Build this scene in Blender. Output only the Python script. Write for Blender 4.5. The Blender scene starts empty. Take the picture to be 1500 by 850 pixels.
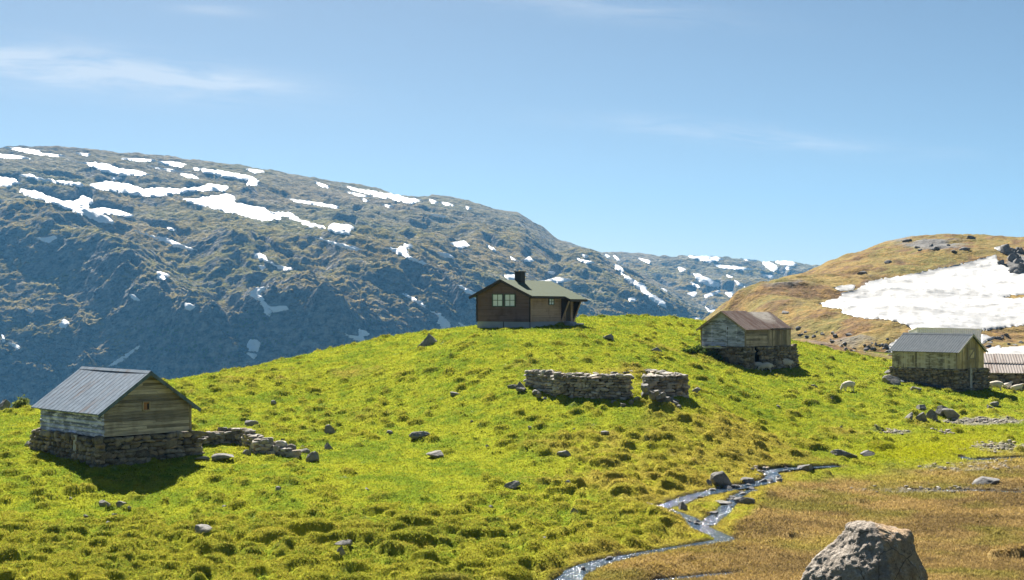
import bpy, bmesh, math, random
import numpy as np
from mathutils import Vector, Matrix, noise as mnoise
from mathutils.bvhtree import BVHTree

rng = np.random.default_rng(7)
random.seed(7)
S = bpy.context.scene
COL = S.collection
F, HX, HY = 2000.0, 750.0, 452.0          # focal length (photo pixels), principal column, eye level row

def pt(px, py, d):
    return ((px-HX)/F*d, d, (HY-py)/F*d)

# ------------------------------------------------------------------ noise
def _h(ix, iy, s):
    h = (ix.astype(np.int64)*374761393 + iy.astype(np.int64)*668265263 + s*974711) & 0xffffffff
    h = ((h ^ (h >> 13))*1274126177) & 0xffffffff
    return h ^ (h >> 16)
def perlin(x, y, s=0):
    ix = np.floor(x); iy = np.floor(y); fx = x-ix; fy = y-iy
    ux = fx*fx*fx*(fx*(fx*6-15)+10); uy = fy*fy*fy*(fy*(fy*6-15)+10)
    def g(ax, ay, dx, dy):
        a = _h(ax, ay, s).astype(np.float64)*(2*np.pi/4294967296.0)
        return np.cos(a)*dx+np.sin(a)*dy
    a = g(ix, iy, fx, fy); b = g(ix+1, iy, fx-1, fy); c = g(ix, iy+1, fx, fy-1); d = g(ix+1, iy+1, fx-1, fy-1)
    return ((a+(b-a)*ux)*(1-uy)+(c+(d-c)*ux)*uy)*1.5
def fbm(x, y, o=4, s=0, g=.5, l=2.03):
    r = 0; a = 1; t = 0
    for i in range(o):
        r = r+a*perlin(x, y, s+i*17); t += a; a *= g; x = x*l+3.1; y = y*l+7.7
    return r/t*1.4
def sstep(a, b, x):
    t = np.clip((x-a)/(b-a), 0, 1); return t*t*(3-2*t)
def lerp(a, b, t): return a+(b-a)*t

class TPS:
    def __init__(s, P, z, lam=1e-3):
        s.c = np.mean(P, 0); s.k = 40.0; P = (np.array(P)-s.c)/s.k; s.P = P; n = len(P)
        d2 = ((P[:, None]-P[None])**2).sum(-1)
        K = np.where(d2 > 0, d2*np.log(d2+1e-12), 0)+np.eye(n)*lam
        A = np.zeros((n+3, n+3)); A[:n, :n] = K; A[:n, n] = 1; A[:n, n+1:] = P; A[n, :n] = 1; A[n+1:, :n] = P.T
        s.w = np.linalg.solve(A, np.concatenate([z, [0, 0, 0]]))
    def __call__(s, x, y):
        x = (np.asarray(x, float)-s.c[0])/s.k; y = (np.asarray(y, float)-s.c[1])/s.k
        r = s.w[-3]+s.w[-2]*x+s.w[-1]*y
        for (a, b), w in zip(s.P, s.w):
            d2 = (x-a)**2+(y-b)**2
            r = r+w*d2*np.log(d2+1e-12)
        return r

# ------------------------------------------------------------------ objects
def tag(o, label=None, cat=None, group=None, kind=None):
    if label: o['label'] = label
    if cat: o['category'] = cat
    if group: o['group'] = group
    if kind: o['kind'] = kind
    return o
def link(o, parent=None):
    COL.objects.link(o)
    if parent: o.parent = parent
    return o
def empty(name, loc, rz=0):
    o = bpy.data.objects.new(name, None); link(o)
    o.location = loc; o.rotation_euler = (0, 0, rz); o.empty_display_size = .3
    return o
def npmesh(name, V, Fq, mat=None, cols=None, smooth=True):
    """V (n,3), Fq (m,3|4) arrays -> mesh"""
    me = bpy.data.meshes.new(name)
    V = np.ascontiguousarray(V, np.float32); Fq = np.ascontiguousarray(Fq, np.int32); k = Fq.shape[1]
    me.vertices.add(len(V)); me.vertices.foreach_set('co', V.ravel())
    me.loops.add(Fq.size); me.loops.foreach_set('vertex_index', Fq.ravel())
    me.polygons.add(len(Fq)); me.polygons.foreach_set('loop_start', np.arange(0, Fq.size, k, dtype=np.int32))
    me.polygons.foreach_set('loop_total', np.full(len(Fq), k, np.int32))
    me.update(calc_edges=True)
    me.polygons.foreach_set('use_smooth', np.full(len(Fq), smooth))
    if cols is not None:
        c = np.ones((len(V), 4), np.float32); c[:, :cols.shape[1]] = cols
        a = me.color_attributes.new('Col', 'FLOAT_COLOR', 'POINT'); a.data.foreach_set('color', c.ravel())
    if mat: me.materials.append(mat)
    return me
def gridfaces(nr, nc):
    i = np.arange(nr*nc).reshape(nr, nc)
    return np.stack([i[:-1, :-1], i[:-1, 1:], i[1:, 1:], i[1:, :-1]], -1).reshape(-1, 4)

class MB:
    def __init__(s): s.v = []; s.f = []
    def add(s, vs, fs):
        b = len(s.v); s.v += [tuple(v) for v in vs]; s.f += [tuple(i+b for i in f) for f in fs]
    def hexa(s, p):                # 8 points: bottom ring 4, top ring 4
        s.add(p, [(0, 1, 2, 3), (4, 5, 6, 7), (0, 1, 5, 4), (1, 2, 6, 5), (2, 3, 7, 6), (3, 0, 4, 7)])
    def box(s, x0, x1, y0, y1, z0, z1):
        s.hexa([(x0, y0, z0), (x1, y0, z0), (x1, y1, z0), (x0, y1, z0), (x0, y0, z1), (x1, y0, z1), (x1, y1, z1), (x0, y1, z1)])
    def prism(s, ring0, ring1):
        n = len(ring0); b = len(s.v)
        s.v += [tuple(p) for p in ring0]+[tuple(p) for p in ring1]
        s.f.append(tuple(b+i for i in range(n))); s.f.append(tuple(b+n+i for i in range(n)))
        for i in range(n):
            j = (i+1) % n; s.f.append((b+i, b+j, b+n+j, b+n+i))
    def bar(s, a, b, w, h):
        a = Vector(a); b = Vector(b); d = (b-a).normalized(); up = Vector((0, 0, 1))
        if abs(d.z) > .95: up = Vector((1, 0, 0))
        x = d.cross(up).normalized()*w/2; y = x.cross(d).normalized()*h/2
        s.hexa([a-x-y, a+x-y, a+x+y, a-x+y, b-x-y, b+x-y, b+x+y, b-x+y])
    def build(s, name, mat, parent=None, smooth=False, bevel=0):
        me = bpy.data.meshes.new(name); me.from_pydata(s.v, [], s.f)
        bm = bmesh.new(); bm.from_mesh(me); bmesh.ops.recalc_face_normals(bm, faces=bm.faces); bm.to_mesh(me); bm.free()
        me.polygons.foreach_set('use_smooth', np.full(len(me.polygons), smooth))
        me.materials.append(mat); me.update()
        o = bpy.data.objects.new(name, me); link(o, parent)
        if bevel:
            m = o.modifiers.new('b', 'BEVEL'); m.width = bevel; m.segments = 2; m.limit_method = 'ANGLE'
        return o

# ------------------------------------------------------------------ materials
class NT:
    def __init__(s, name, world=False):
        s.m = (bpy.data.worlds if world else bpy.data.materials).new(name); s.m.use_nodes = True
        s.t = s.m.node_tree; s.t.nodes.clear()
        s.out = s.n('ShaderNodeOutputWorld' if world else 'ShaderNodeOutputMaterial')
    def n(s, typ, **kw):
        nd = s.t.nodes.new(typ)
        for k, v in kw.items(): setattr(nd, k, v)
        return nd
    def set(s, sock, v):
        if isinstance(v, bpy.types.NodeSocket): s.t.links.new(v, sock)
        else:
            if isinstance(v, (tuple, list)) and len(v) == 3 and sock.type == 'RGBA': v = (*v, 1)
            sock.default_value = v
    def math(s, op, a, b=0., c=0., clamp=False):
        nd = s.n('ShaderNodeMath', operation=op, use_clamp=clamp)
        for i, v in enumerate((a, b, c)): s.set(nd.inputs[i], v)
        return nd.outputs[0]
    def mix(s, f, a, b, bt='MIX'):
        nd = s.n('ShaderNodeMix', data_type='RGBA', blend_type=bt)
        s.set(nd.inputs[0], f); s.set(nd.inputs[6], a); s.set(nd.inputs[7], b)
        return nd.outputs[2]
    def ramp(s, f, stops, interp='LINEAR'):
        nd = s.n('ShaderNodeValToRGB'); cr = nd.color_ramp; cr.interpolation = interp
        while len(cr.elements) < len(stops): cr.elements.new(.5)
        for e, (p, c) in zip(cr.elements, stops):
            e.position = p; e.color = (c, c, c, 1) if isinstance(c, (int, float)) else (*c, 1)
        s.set(nd.inputs[0], f); return nd.outputs[0]
    def co(s, kind='Object'):
        return s.n('ShaderNodeTexCoord').outputs[kind]
    def map(s, v, scale=(1, 1, 1), rot=(0, 0, 0), loc=(0, 0, 0)):
        nd = s.n('ShaderNodeMapping'); s.set(nd.inputs[0], v); nd.inputs[1].default_value = loc
        nd.inputs[2].default_value = rot; nd.inputs[3].default_value = scale; return nd.outputs[0]
    def noise(s, v, scale, det=4, rough=.55, dist=0., out=0):
        nd = s.n('ShaderNodeTexNoise'); s.set(nd.inputs['Vector'], v); nd.inputs['Scale'].default_value = scale
        nd.inputs['Detail'].default_value = det; nd.inputs['Roughness'].default_value = rough; nd.inputs['Distortion'].default_value = dist
        return nd.outputs[out]
    def voro(s, v, scale, feature='F1', out='Distance', rnd=1.):
        nd = s.n('ShaderNodeTexVoronoi', feature=feature); s.set(nd.inputs['Vector'], v); nd.inputs['Scale'].default_value = scale
        nd.inputs['Randomness'].default_value = rnd
        return nd.outputs[out]
    def bump(s, h, dist, strength=1.):
        nd = s.n('ShaderNodeBump'); s.set(nd.inputs['Height'], h); nd.inputs['Distance'].default_value = dist
        nd.inputs['Strength'].default_value = strength; return nd.outputs[0]
    def attr(s, name='Col', out='Color'):
        return s.n('ShaderNodeAttribute', attribute_name=name).outputs[out]
    def isl(s):
        return s.n('ShaderNodeNewGeometry').outputs['Random Per Island']
    def pbr(s, col, rough=.8, spec=.3, metal=0., normal=None, **kw):
        p = s.n('ShaderNodeBsdfPrincipled'); s.set(p.inputs['Base Color'], col); s.set(p.inputs['Roughness'], rough)
        s.set(p.inputs['Specular IOR Level'], spec); s.set(p.inputs['Metallic'], metal)
        if normal is not None: s.set(p.inputs['Normal'], normal)
        for k, v in kw.items(): s.set(p.inputs[k], v)
        s.t.links.new(p.outputs[0], s.out.inputs[0]); return p

def m_ground():
    m = NT('meadow_ground'); c = m.co()
    n1 = m.noise(c, 9, 4); n2 = m.noise(c, 1.3, 3); n3 = m.noise(c, 40, 2)
    f = m.math('ADD', m.math('MULTIPLY', n1, 1.1), m.math('MULTIPLY', n2, .5))
    k = m.ramp(f, [(.45, .62), (.8, 1.0), (1., 1.3)])
    col = m.mix(1., m.attr(), k, 'MULTIPLY')
    h = m.math('ADD', m.math('MULTIPLY', n1, .6), m.math('MULTIPLY', n3, .25))
    col = m.mix(1., col, (.88, .88, .88), 'MULTIPLY')
    m.pbr(col, .95, 0., normal=m.bump(h, .12, .8)); return m.m
def m_grass():
    m = NT('grass_blades'); c = m.attr()
    d = m.n('ShaderNodeBsdfDiffuse'); m.set(d.inputs[0], c)
    t = m.n('ShaderNodeBsdfTranslucent'); m.set(t.inputs[0], c)
    x = m.n('ShaderNodeMixShader'); x.inputs[0].default_value = .45
    m.t.links.new(d.outputs[0], x.inputs[1]); m.t.links.new(t.outputs[0], x.inputs[2]); m.t.links.new(x.outputs[0], m.out.inputs[0])
    return m.m
def m_mountain(name, sc=1.):
    m = NT(name); c0 = m.co(); c = m.map(c0, (.5, 1., 1.), (0, 0, math.radians(35)))
    n1 = m.noise(c, .02*sc, 6, .65); n2 = m.noise(c, .006*sc, 4); n3 = m.noise(c, .09*sc, 4, .7); n5 = m.noise(c, .13*sc, 6, .72)
    nz = m.n('ShaderNodeSeparateXYZ'); m.set(nz.inputs[0], m.n('ShaderNodeNewGeometry').outputs['Normal'])
    green = m.mix(m.ramp(n2, [(.35, 0), (.65, 1)]), (.165, .155, .05), (.22, .165, .07))
    green = m.mix(m.ramp(n3, [(.55, 0), (.72, .7)]), green, (.20, .13, .06))
    green = m.mix(m.ramp(n5, [(.54, 0), (.64, .9)]), green, (.035, .042, .022))
    green = m.mix(m.ramp(n5, [(.34, .8), (.47, 0)]), green, (.34, .27, .12))
    rock = m.mix(m.ramp(n5, [(.35, 1), (.62, 0)]), (.05, .052, .055), (.34, .315, .28))
    st = m.math('ADD', nz.outputs[2], m.math('MULTIPLY', m.math('SUBTRACT', n1, .5), .9))
    veg = m.math('MULTIPLY', m.ramp(st, [(.62, 0), (.82, 1)]), m.attr(out='Fac'))
    veg = m.math('MULTIPLY', veg, m.ramp(n3, [(.36, .25), (.5, 1)]))
    col = m.mix(veg, rock, green)
    h = m.math('ADD', m.math('ADD', n1, m.math('MULTIPLY', n3, .5)), m.math('MULTIPLY', n5, .3))
    m.pbr(col, .95, .0, normal=m.bump(h, 15/sc, 1.)); return m.m
def m_hill():
    m = NT('heath_hill'); c = m.co()
    n1 = m.noise(c, .5, 5, .65); n2 = m.noise(c, .06, 4); n3 = m.noise(c, 2.2, 3, .7); n4 = m.noise(c, .16, 4, .6)
    col = m.mix(m.ramp(n2, [(.38, 0), (.62, 1)]), (.22, .155, .05), (.17, .15, .045))
    col = m.mix(m.ramp(n4, [(.47, 0), (.6, .9)]), col, (.14, .08, .042))
    col = m.mix(m.ramp(n1, [(.5, 0), (.68, .85)]), col, (.30, .185, .055))
    col = m.mix(m.ramp(n1, [(.3, .8), (.42, 0)]), col, (.07, .055, .035))
    col = m.mix(1., col, m.ramp(n3, [(.3, .6), (.7, 1.25)]), 'MULTIPLY')
    rk = m.mix(n3, (.09, .088, .088), (.24, .235, .225))
    col = m.mix(m.attr(out='Fac'), rk, col)
    h = m.math('ADD', n1, m.math('MULTIPLY', n3, .3))
    m.pbr(col, .95, .1, normal=m.bump(h, .7, .9)); return m.m
def m_snow(sc=1., k=1.):
    m = NT('old_snow'); c = m.co()
    n1 = m.noise(c, .5*sc, 5, .7); n2 = m.noise(c, .12*sc, 4)
    v = m.voro(m.mix(.25, c, m.noise(c, .8*sc, 3, out=1)), .9*sc, 'SMOOTH_F1')
    col = m.mix(m.ramp(n2, [(.3, 0), (.75, 1)]), (.40, .405, .41), (.34, .337, .33))
    col = m.mix(m.ramp(m.noise(c, 2.2*sc, 3, .8), [(.54, 0), (.7, .55)]), col, (.27, .265, .255))
    if k != 1: col = m.mix(1., col, (k, k, k), 'MULTIPLY')
    h = m.math('ADD', v, m.math('MULTIPLY', n1, .6))
    m.pbr(col, .6, .3, normal=m.bump(h, .3/sc, .5)); return m.m
def m_rock(name, a, b, lich=(.30, .29, .24), sc=1., per=False, bd=.06):
    m = NT(name); c = m.co()
    n1 = m.noise(c, 2.2*sc, 6, .65); n2 = m.noise(c, 9*sc, 4, .7); n3 = m.noise(c, .9*sc, 3)
    col = m.mix(m.ramp(n1, [(.32, 0), (.68, 1)]), a, b)
    if per:
        r = m.isl(); col = m.mix(1., col, m.ramp(r, [(0, .45), (.5, .95), (1., 1.55)]), 'MULTIPLY')
        col = m.mix(m.ramp(m.math('FRACT', m.math('MULTIPLY', r, 7.3)), [(.55, 0), (1, .55)]), col, m.mix(1., col, (1.35, 1., .68), 'MULTIPLY'))
    col = m.mix(m.ramp(n2, [(.56, 0), (.7, .75)]), col, lich)
    col = m.mix(m.ramp(n2, [(.28, .7), (.4, 0)]), col, (a[0]*.4, a[1]*.4, a[2]*.4))
    h = m.math('ADD', n1, m.math('MULTIPLY', n2, .45))
    m.pbr(col, .88, .25, normal=m.bump(h, bd, .9)); return m.m
def m_boulder():
    m = NT('two_tone_boulder'); c = m.co()
    n1 = m.noise(c, 1.6, 7, .7); n2 = m.noise(c, 7, 5, .75); n3 = m.noise(c, 28, 3, .7); st = m.noise(m.map(c, (5, 5, .7), (0, .5, .3)), 1.4, 5, .7)
    sp = m.n('ShaderNodeSeparateXYZ'); m.set(sp.inputs[0], c)
    side = m.ramp(m.math('ADD', sp.outputs[0], m.math('MULTIPLY', m.math('SUBTRACT', n1, .5), .5)), [(0, 0), (.06, 1)])
    grey = m.mix(m.ramp(n1, [(.3, 0), (.7, 1)]), (.23, .195, .165), (.46, .40, .335)); tan = m.mix(m.ramp(st, [(.3, 0), (.7, 1)]), (.33, .215, .13), (.60, .45, .29))
    col = m.mix(side, grey, tan)
    col = m.mix(m.ramp(n2, [(.56, 0), (.68, .8)]), col, (.55, .53, .49)); col = m.mix(m.ramp(n2, [(.28, .8), (.4, 0)]), col, (.06, .05, .04))
    col = m.mix(m.ramp(m.voro(c, 1.9, 'DISTANCE_TO_EDGE'), [(.0, .85), (.02, 0)]), col, (.05, .04, .035))
    col = m.mix(1., col, m.ramp(n3, [(.3, .7), (.7, 1.25)]), 'MULTIPLY')
    h = m.math('ADD', m.math('ADD', n1, m.math('MULTIPLY', n2, .5)), m.math('MULTIPLY', n3, .15))
    m.pbr(col, .9, .2, normal=m.bump(h, .13, 1.)); return m.m
def m_wood(name, a, b, axis='X', stain=None, rough=.8, rv=(.42, 1.5)):
    """weathered boards: grain stretched along axis (local), each board its own tone"""
    m = NT(name); c = m.co()
    sc = {'X': (.6, 14, 14), 'Y': (14, .6, 14), 'Z': (14, 14, .6)}[axis]
    g = m.noise(m.map(c, sc), 1.6, 5, .65); g2 = m.noise(c, 1.2, 3); r = m.isl()
    col = m.mix(m.ramp(g, [(.3, 0), (.7, 1)]), a, b)
    col = m.mix(1., col, m.ramp(r, [(0, rv[0]), (.5, 1.), (1., rv[1])]), 'MULTIPLY')
    col = m.mix(m.ramp(g2, [(.5, 0), (.75, .7)]), col, (a[0]*.55, a[1]*.5, a[2]*.5))
    if stain: col = m.mix(m.ramp(m.noise(m.map(c, (.8, .8, 2.5)), 1.5, 5, .7), [(.47, 0), (.58, .9)]), col, stain)
    m.pbr(col, rough, .25, normal=m.bump(g, .02, .8)); return m.m
def m_metal(name, a, b, rust, r0, r1, axis='X', spec=.5, rough=.45, metal=.35):
    m = NT(name); c = m.co()
    sc = (1., .2, .2) if axis == 'X' else (.2, 1., .2)
    n = m.noise(m.map(c, sc), 2.4, 5, .65); n2 = m.noise(c, 6, 4); fine = m.noise(m.map(c, (sc[0]*8, sc[1]*3, sc[2]*3)), 2, 3)
    col = m.mix(m.ramp(fine, [(.3, 0), (.7, 1)]), a, b)
    k = m.ramp(m.math('ADD', m.math('MULTIPLY', n, .8), m.math('MULTIPLY', n2, .2)), [(r0, 0), (r1, 1)])
    col = m.mix(k, col, m.mix(n2, rust, (rust[0]*.5, rust[1]*.45, rust[2]*.45)))
    m.pbr(col, m.mix(k, (rough,)*3, (.85,)*3), spec, m.math('MULTIPLY', m.math('SUBTRACT', 1., k), metal), normal=m.bump(n2, .01, .5)); return m.m
def m_flat(name, c, rough=.7, spec=.3, var=.25, sc=6):
    m = NT(name); n = m.noise(m.co(), sc, 4)
    col = m.mix(n, tuple(x*(1-var) for x in c), tuple(x*(1+var) for x in c))
    m.pbr(col, rough, spec, normal=m.bump(n, .01, .4)); return m.m
def m_water():
    m = NT('stream_water'); c = m.co()
    n = m.noise(c, 2.6, 4, .7, .6); n2 = m.noise(c, 9, 3, .7)
    h = m.math('ADD', n, m.math('MULTIPLY', n2, .35))
    foam_glint = m.ramp(m.noise(c, 4.5, 5, .8), [(.58, 0), (.68, .8)])  # white flecks: foam, with sun sparkle painted into the colour too
    col = m.mix(foam_glint, (.03, .06, .10), (.75, .77, .8))
    m.pbr(col, m.mix(foam_glint, (.07,)*3, (.6,)*3), .6, normal=m.bump(h, .15, 1.)); return m.m
def m_glass():
    m = NT('window_pane'); m.pbr(m.mix(m.noise(m.co(), 1.5, 3), (.60, .67, .74), (.80, .86, .90)), .12, .6); return m.m
def m_leaf(name, a, b):
    m = NT(name); n = m.noise(m.co(), 3, 3); r = m.isl()
    col = m.mix(r, a, b)
    d = m.n('ShaderNodeBsdfDiffuse'); m.set(d.inputs[0], col)
    t = m.n('ShaderNodeBsdfTranslucent'); m.set(t.inputs[0], col)
    x = m.n('ShaderNodeMixShader'); x.inputs[0].default_value = .4
    m.t.links.new(d.outputs[0], x.inputs[1]); m.t.links.new(t.outputs[0], x.inputs[2]); m.t.links.new(x.outputs[0], m.out.inputs[0])
    return m.m
def m_wool():
    m = NT('wool'); n = m.noise(m.co(), 22, 4, .7)
    m.pbr(m.mix(n, (.55, .48, .39), (.80, .75, .66)), .95, .1, normal=m.bump(n, .05, 1.)); return m.m

M = dict(
    ground=m_ground(), grass=m_grass(), mountain=m_mountain('mountain_slope'), far=m_mountain('far_mountain_slope', .7), hill=m_hill(),
    snow=m_snow(1.), msnow=m_snow(.25, 2.05), water=m_water(),
    rock=m_rock('grey_rock', (.13, .125, .12), (.27, .26, .245)),
    drock=m_rock('dark_outcrop_rock', (.10, .097, .098), (.235, .23, .225)),
    boulder=m_rock('boulder_rock', (.20, .15, .11), (.37, .295, .22), (.46, .44, .41), 1.3, bd=.14),
    dry=m_rock('dry_stone', (.12, .103, .085), (.30, .26, .205), (.33, .31, .27), 2., per=True, bd=.03),
    dryl=m_rock('lichened_dry_stone', (.20, .185, .16), (.42, .39, .345), (.50, .49, .45), 2., per=True, bd=.03),
    core=m_flat('wall_core', (.03, .027, .024)),
    oldwood_x=m_wood('grey_weathered_boards', (.20, .175, .148), (.55, .49, .42), 'X'),
    oldwood_y=m_wood('silver_blue_logs', (.17, .19, .30), (.36, .40, .60), 'Y', (.64, .68, .95)),
    postwood=m_wood('grey_post_wood', (.16, .13, .10), (.34, .29, .23), 'Z'),
    pale=m_wood('pale_plank', (.30, .29, .28), (.52, .50, .47), 'Z'),
    bluewood=m_wood('blue_grey_boards', (.15, .17, .26), (.35, .40, .57), 'Y', (.50, .55, .76)),
    midwood=m_wood('tan_weathered_boards', (.23, .185, .145), (.48, .40, .32), 'X'),
    midvert=m_wood('brown_upright_boards', (.17, .14, .115), (.43, .355, .285), 'Z'),
    olive=m_wood('olive_upright_boards', (.22, .20, .16), (.45, .41, .34), 'Z', (.52, .50, .46)),
    tan=m_wood('tan_upright_boards', (.31, .245, .14), (.54, .44, .28), 'Z'),
    brown=m_wood('dark_brown_siding', (.14, .088, .082), (.19, .125, .117), 'Y', rv=(.88, 1.1)),
    brown2=m_wood('bounce_lit_brown_siding', (.36, .25, .185), (.46, .33, .25), 'X', rv=(.88, 1.1)),  # cabin side wall: bounce light put into a lighter siding colour
    dkwood=m_flat('dark_brown_trim', (.045, .032, .028)),
    felt=m_flat('green_roofing', (.075, .10, .06), .85, .2, .2, 3),
    concrete=m_flat('grey_concrete', (.33, .355, .40), .9, .2, .15, 2),
    greenframe=m_flat('green_window_frame', (.07, .105, .085)),
    whiteframe=m_flat('white_muntin', (.5, .52, .5)),
    glass=m_glass(), soot=m_flat('dark_chimney', (.04, .038, .035)),
    zinc=m_metal('zinc_roof', (.07, .105, .15), (.15, .20, .265), (.13, .085, .06), .53, .72, rough=.75, metal=0., spec=.1, axis='Y'),
    zincY=m_metal('blue_grey_roof', (.065, .080, .095), (.105, .125, .145), (.12, .11, .10), .62, .9, rough=.8, metal=0., spec=.06, axis='Y'),
    rustroof=m_metal('rusty_brown_roof', (.19, .14, .12), (.29, .235, .205), (.15, .07, .048), .36, .60, 'X', .3, .7, .1),
    pinkroof=m_metal('pale_rusty_roof', (.34, .29, .26), (.48, .425, .39), (.25, .16, .12), .50, .72, 'X', .3, .7, .1),
    white=m_metal('white_corrugated', (.80, .77, .82), (.90, .87, .90), (.5, .46, .42), .74, .86, 'X', .3, .6, 0.),
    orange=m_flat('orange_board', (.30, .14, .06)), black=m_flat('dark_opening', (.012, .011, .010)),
    leaf=m_leaf('birch_leaves', (.10, .13, .03), (.20, .23, .07)), dleaf=m_leaf('nettle_leaves', (.03, .06, .012), (.09, .14, .03)),
    bark=m_flat('bark', (.3, .28, .25)), wool=m_wool(), face=m_flat('sheep_face', (.45, .38, .30)),
)

# ------------------------------------------------------------------ near ground
CP = [(0,850,46),(-200,850,47),(400,850,46),(835,850,46.2),(1150,850,45),(1400,850,44),(1600,850,43.5),
 (0,690,66),(-150,680,67),(200,722,63.5),(120,687,67),(285,673,69.6),(45,655,73),(250,560,95),(0,607,90),(-150,630,86),(120,582,93),
 (450,850,46),(450,720,62),(440,665,72.5),(500,580,92),(500,512,116),(400,531,108),(626,505,104),(600,492,111),(640,600,84),(640,665,73),(640,740,60),
 (698,479,112),(777,481,108),(843,475,114),(900,464,122),(775,489,101),(850,492,100),(700,492,101),(850,520,94),(870,552,88.5),(900,588,82),(770,563,86),(1005,585,82),(940,550,89),(850,625,77),
 (830,665,71),(900,740,60),(850,835,47.3),(1050,790,53.4),(965,740,60.5),(1120,690,73),(1210,684,76),(1100,620,84),
 (1090,541,105),(1025,513,108.5),(1165,531,112),(1020,468.5,127),(1160,498,130),(1240,572,98),(1302,549,114),(1420,575,106),(1450,571,110),(1300,523,132),
 (1400,615,92),(1500,600,98),(1450,650,84),(1450,700,73),(1450,760,60),(1600,700,72),(1600,590,104),(1240,640,84),(1500,560,120),(960,500,108)]
P = [pt(*c)[:2] for c in CP]; Z = [pt(*c)[2] for c in CP]
for x, y, z in [(0,0,-1.75),(-25,0,-2.6),(25,0,-1.6),(5.7,22,-5.75),(-14,22,-6.3),(16,22,-5.4),(0,32,-7.7),(-20,33,-7.9),(20,32,-7.4),(0,-40,3),(-60,-30,-2),(60,-30,3),
                (-50,118,-17),(-38,130,-16.5),(-20,140,-15),(-5,150,-11),(8,160,-8),(24,165,-8),(-75,110,-18),(-60,150,-27),(-20,175,-28),(20,200,-20),(36,165,-7),(50,165,-6),(70,160,-6),(-80,60,-9),(80,60,-8)]:
    P.append((x, y)); Z.append(z)
base_tps = TPS(P, np.array(Z), 2e-4)
def base(x, y):
    x = np.asarray(x, float); y = np.asarray(y, float)
    z = np.clip(base_tps(np.clip(x, -95, 110), np.clip(y, -50, 215)), -60, 8)
    r = np.hypot(x, y-70)
    w = sstep(110, 700, r)
    return z*(1-w)+(-175-20*fbm(x/300, y/300, 3, 5))*w
def hit(px, py, d0=40., d1=140.):
    d = np.linspace(d0, d1, 1200); x = (px-HX)/F*d; z = (HY-py)/F*d
    g = base(x, d); i = np.argmax(g >= z)
    return (x[i], d[i], g[i])

STREAMS = [   # (px, py, width m)
 [(1225,681.5,.7),(1180,684,1.2),(1150,686,1.6),(1125,690,1.6),(1131,697,1.3),(1120,704,1.5),(1090,711,1.5),(1050,718,1.4),(1010,727,1.3),(985,737,1.4),(966,742,1.2)],
 [(1105,716,.4),(1085,722,.5),(1066,738,.8),(1056,750,.9),(1042,760,1.),(1036,768,1.)],
 [(975,745,.5),(1008,758,.9),(1024,770,1.1),(1044,780,1.2),(1061,789,1.3),(1032,795,1.1),(980,803,.9),(930,812,1.),(885,821,1.3),(855,831,1.5),(838,842,1.6),(818,862,1.9),(780,900,2.)],
 [(1520,668,.8),(1460,671,1.2),(1425,672,1.2),(1408,668,.7)],
 [(1520,722,.8),(1440,718,1.),(1380,718,.8),(1325,716,.5)],
 [(1075,838,.4),(1020,844,.8),(960,851,.9),(930,858,.8)],
]
SW = []
for st in STREAMS:
    pts = [Vector(hit(px, py)) for px, py, w in st]; ws = [w*.47 for *_, w in st]
    out = []
    for i in range(len(pts)-1):
        n = max(2, int((pts[i+1]-pts[i]).length/.25))
        p0 = pts[max(i-1, 0)]; p1 = pts[i]; p2 = pts[i+1]; p3 = pts[min(i+2, len(pts)-1)]
        for k in range(n):
            t = k/n
            q = .5*((2*p1)+(p2-p0)*t+(2*p0-5*p1+4*p2-p3)*t*t+(3*p1-p0-3*p2+p3)*t**3)
            out.append((q.x, q.y, ws[i]*(1-t)+ws[i+1]*t))
    out.append((pts[-1].x, pts[-1].y, ws[-1]))
    SW.append(np.array(out))

def growth(a, step, end, g=1.22, mx=120.):
    r = [a]; s = step
    while abs(r[-1]-a) < abs(end-a):
        s = min(s*g, mx); r.append(r[-1]+math.copysign(s, end-a))
    return r[1:]
ST = .14
xf = np.arange(-57, 60, ST); yf = np.arange(34, 140, ST)
gx = np.array(growth(xf[0], ST, -4200)[::-1]+list(xf)+growth(xf[-1], ST, 4200))
gy = np.array(growth(yf[0], ST, -250)[::-1]+list(yf)+growth(yf[-1], ST, 5600))
ix0 = int(np.searchsorted(gx, xf[0]-1e-6)); iy0 = int(np.searchsorted(gy, yf[0]-1e-6)); nx, ny = len(xf), len(yf)
GX, GY = np.meshgrid(gx, gy)
GZ = base(GX, GY)
# fine block
fx, fy = np.meshgrid(xf, yf)
zb = GZ[iy0:iy0+ny, ix0:ix0+nx].copy()
PX = HX+F*fx/fy; PY = HY-F*zb/fy          # where the bare ground sits, used to place moss, bog and tussock country
chan = np.full(zb.shape, 9.0)
for sw in SW:
    for x, y, w in sw:
        j0 = int((x-3-xf[0])/ST); j1 = int((x+3-xf[0])/ST)+1; i0 = int((y-3-yf[0])/ST); i1 = int((y+3-yf[0])/ST)+1
        j0 = max(j0, 0); i0 = max(i0, 0)
        if j1 <= j0 or i1 <= i0 or j0 >= nx or i0 >= ny: continue
        sl = (slice(i0, i1), slice(j0, j1))
        d = np.hypot(fx[sl]-x, fy[sl]-y)-w/2
        chan[sl] = np.minimum(chan[sl], d)
nA = fbm(fx/3.2, fy/3.2, 4, 11); nB = fbm(fx/11, fy/11, 3, 23); nC = fbm(fx/1.0, fy/1.0, 4, 31); nD = fbm(fx/.45, fy/.45, 3, 41)
bogline = np.interp(PX, [700, 835, 900, 1000, 1065, 1085, 1130, 1220, 1320, 1500, 1700], [880, 858, 838, 814, 797, 762, 716, 690, 684, 684, 684])
bog = sstep(-14, 14, PY-bogline+nB*22+nA*8)
def blob(x, y, a, b): return np.exp(-((PX-x)/a)**2-((PY-y)/b)**2)
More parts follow.
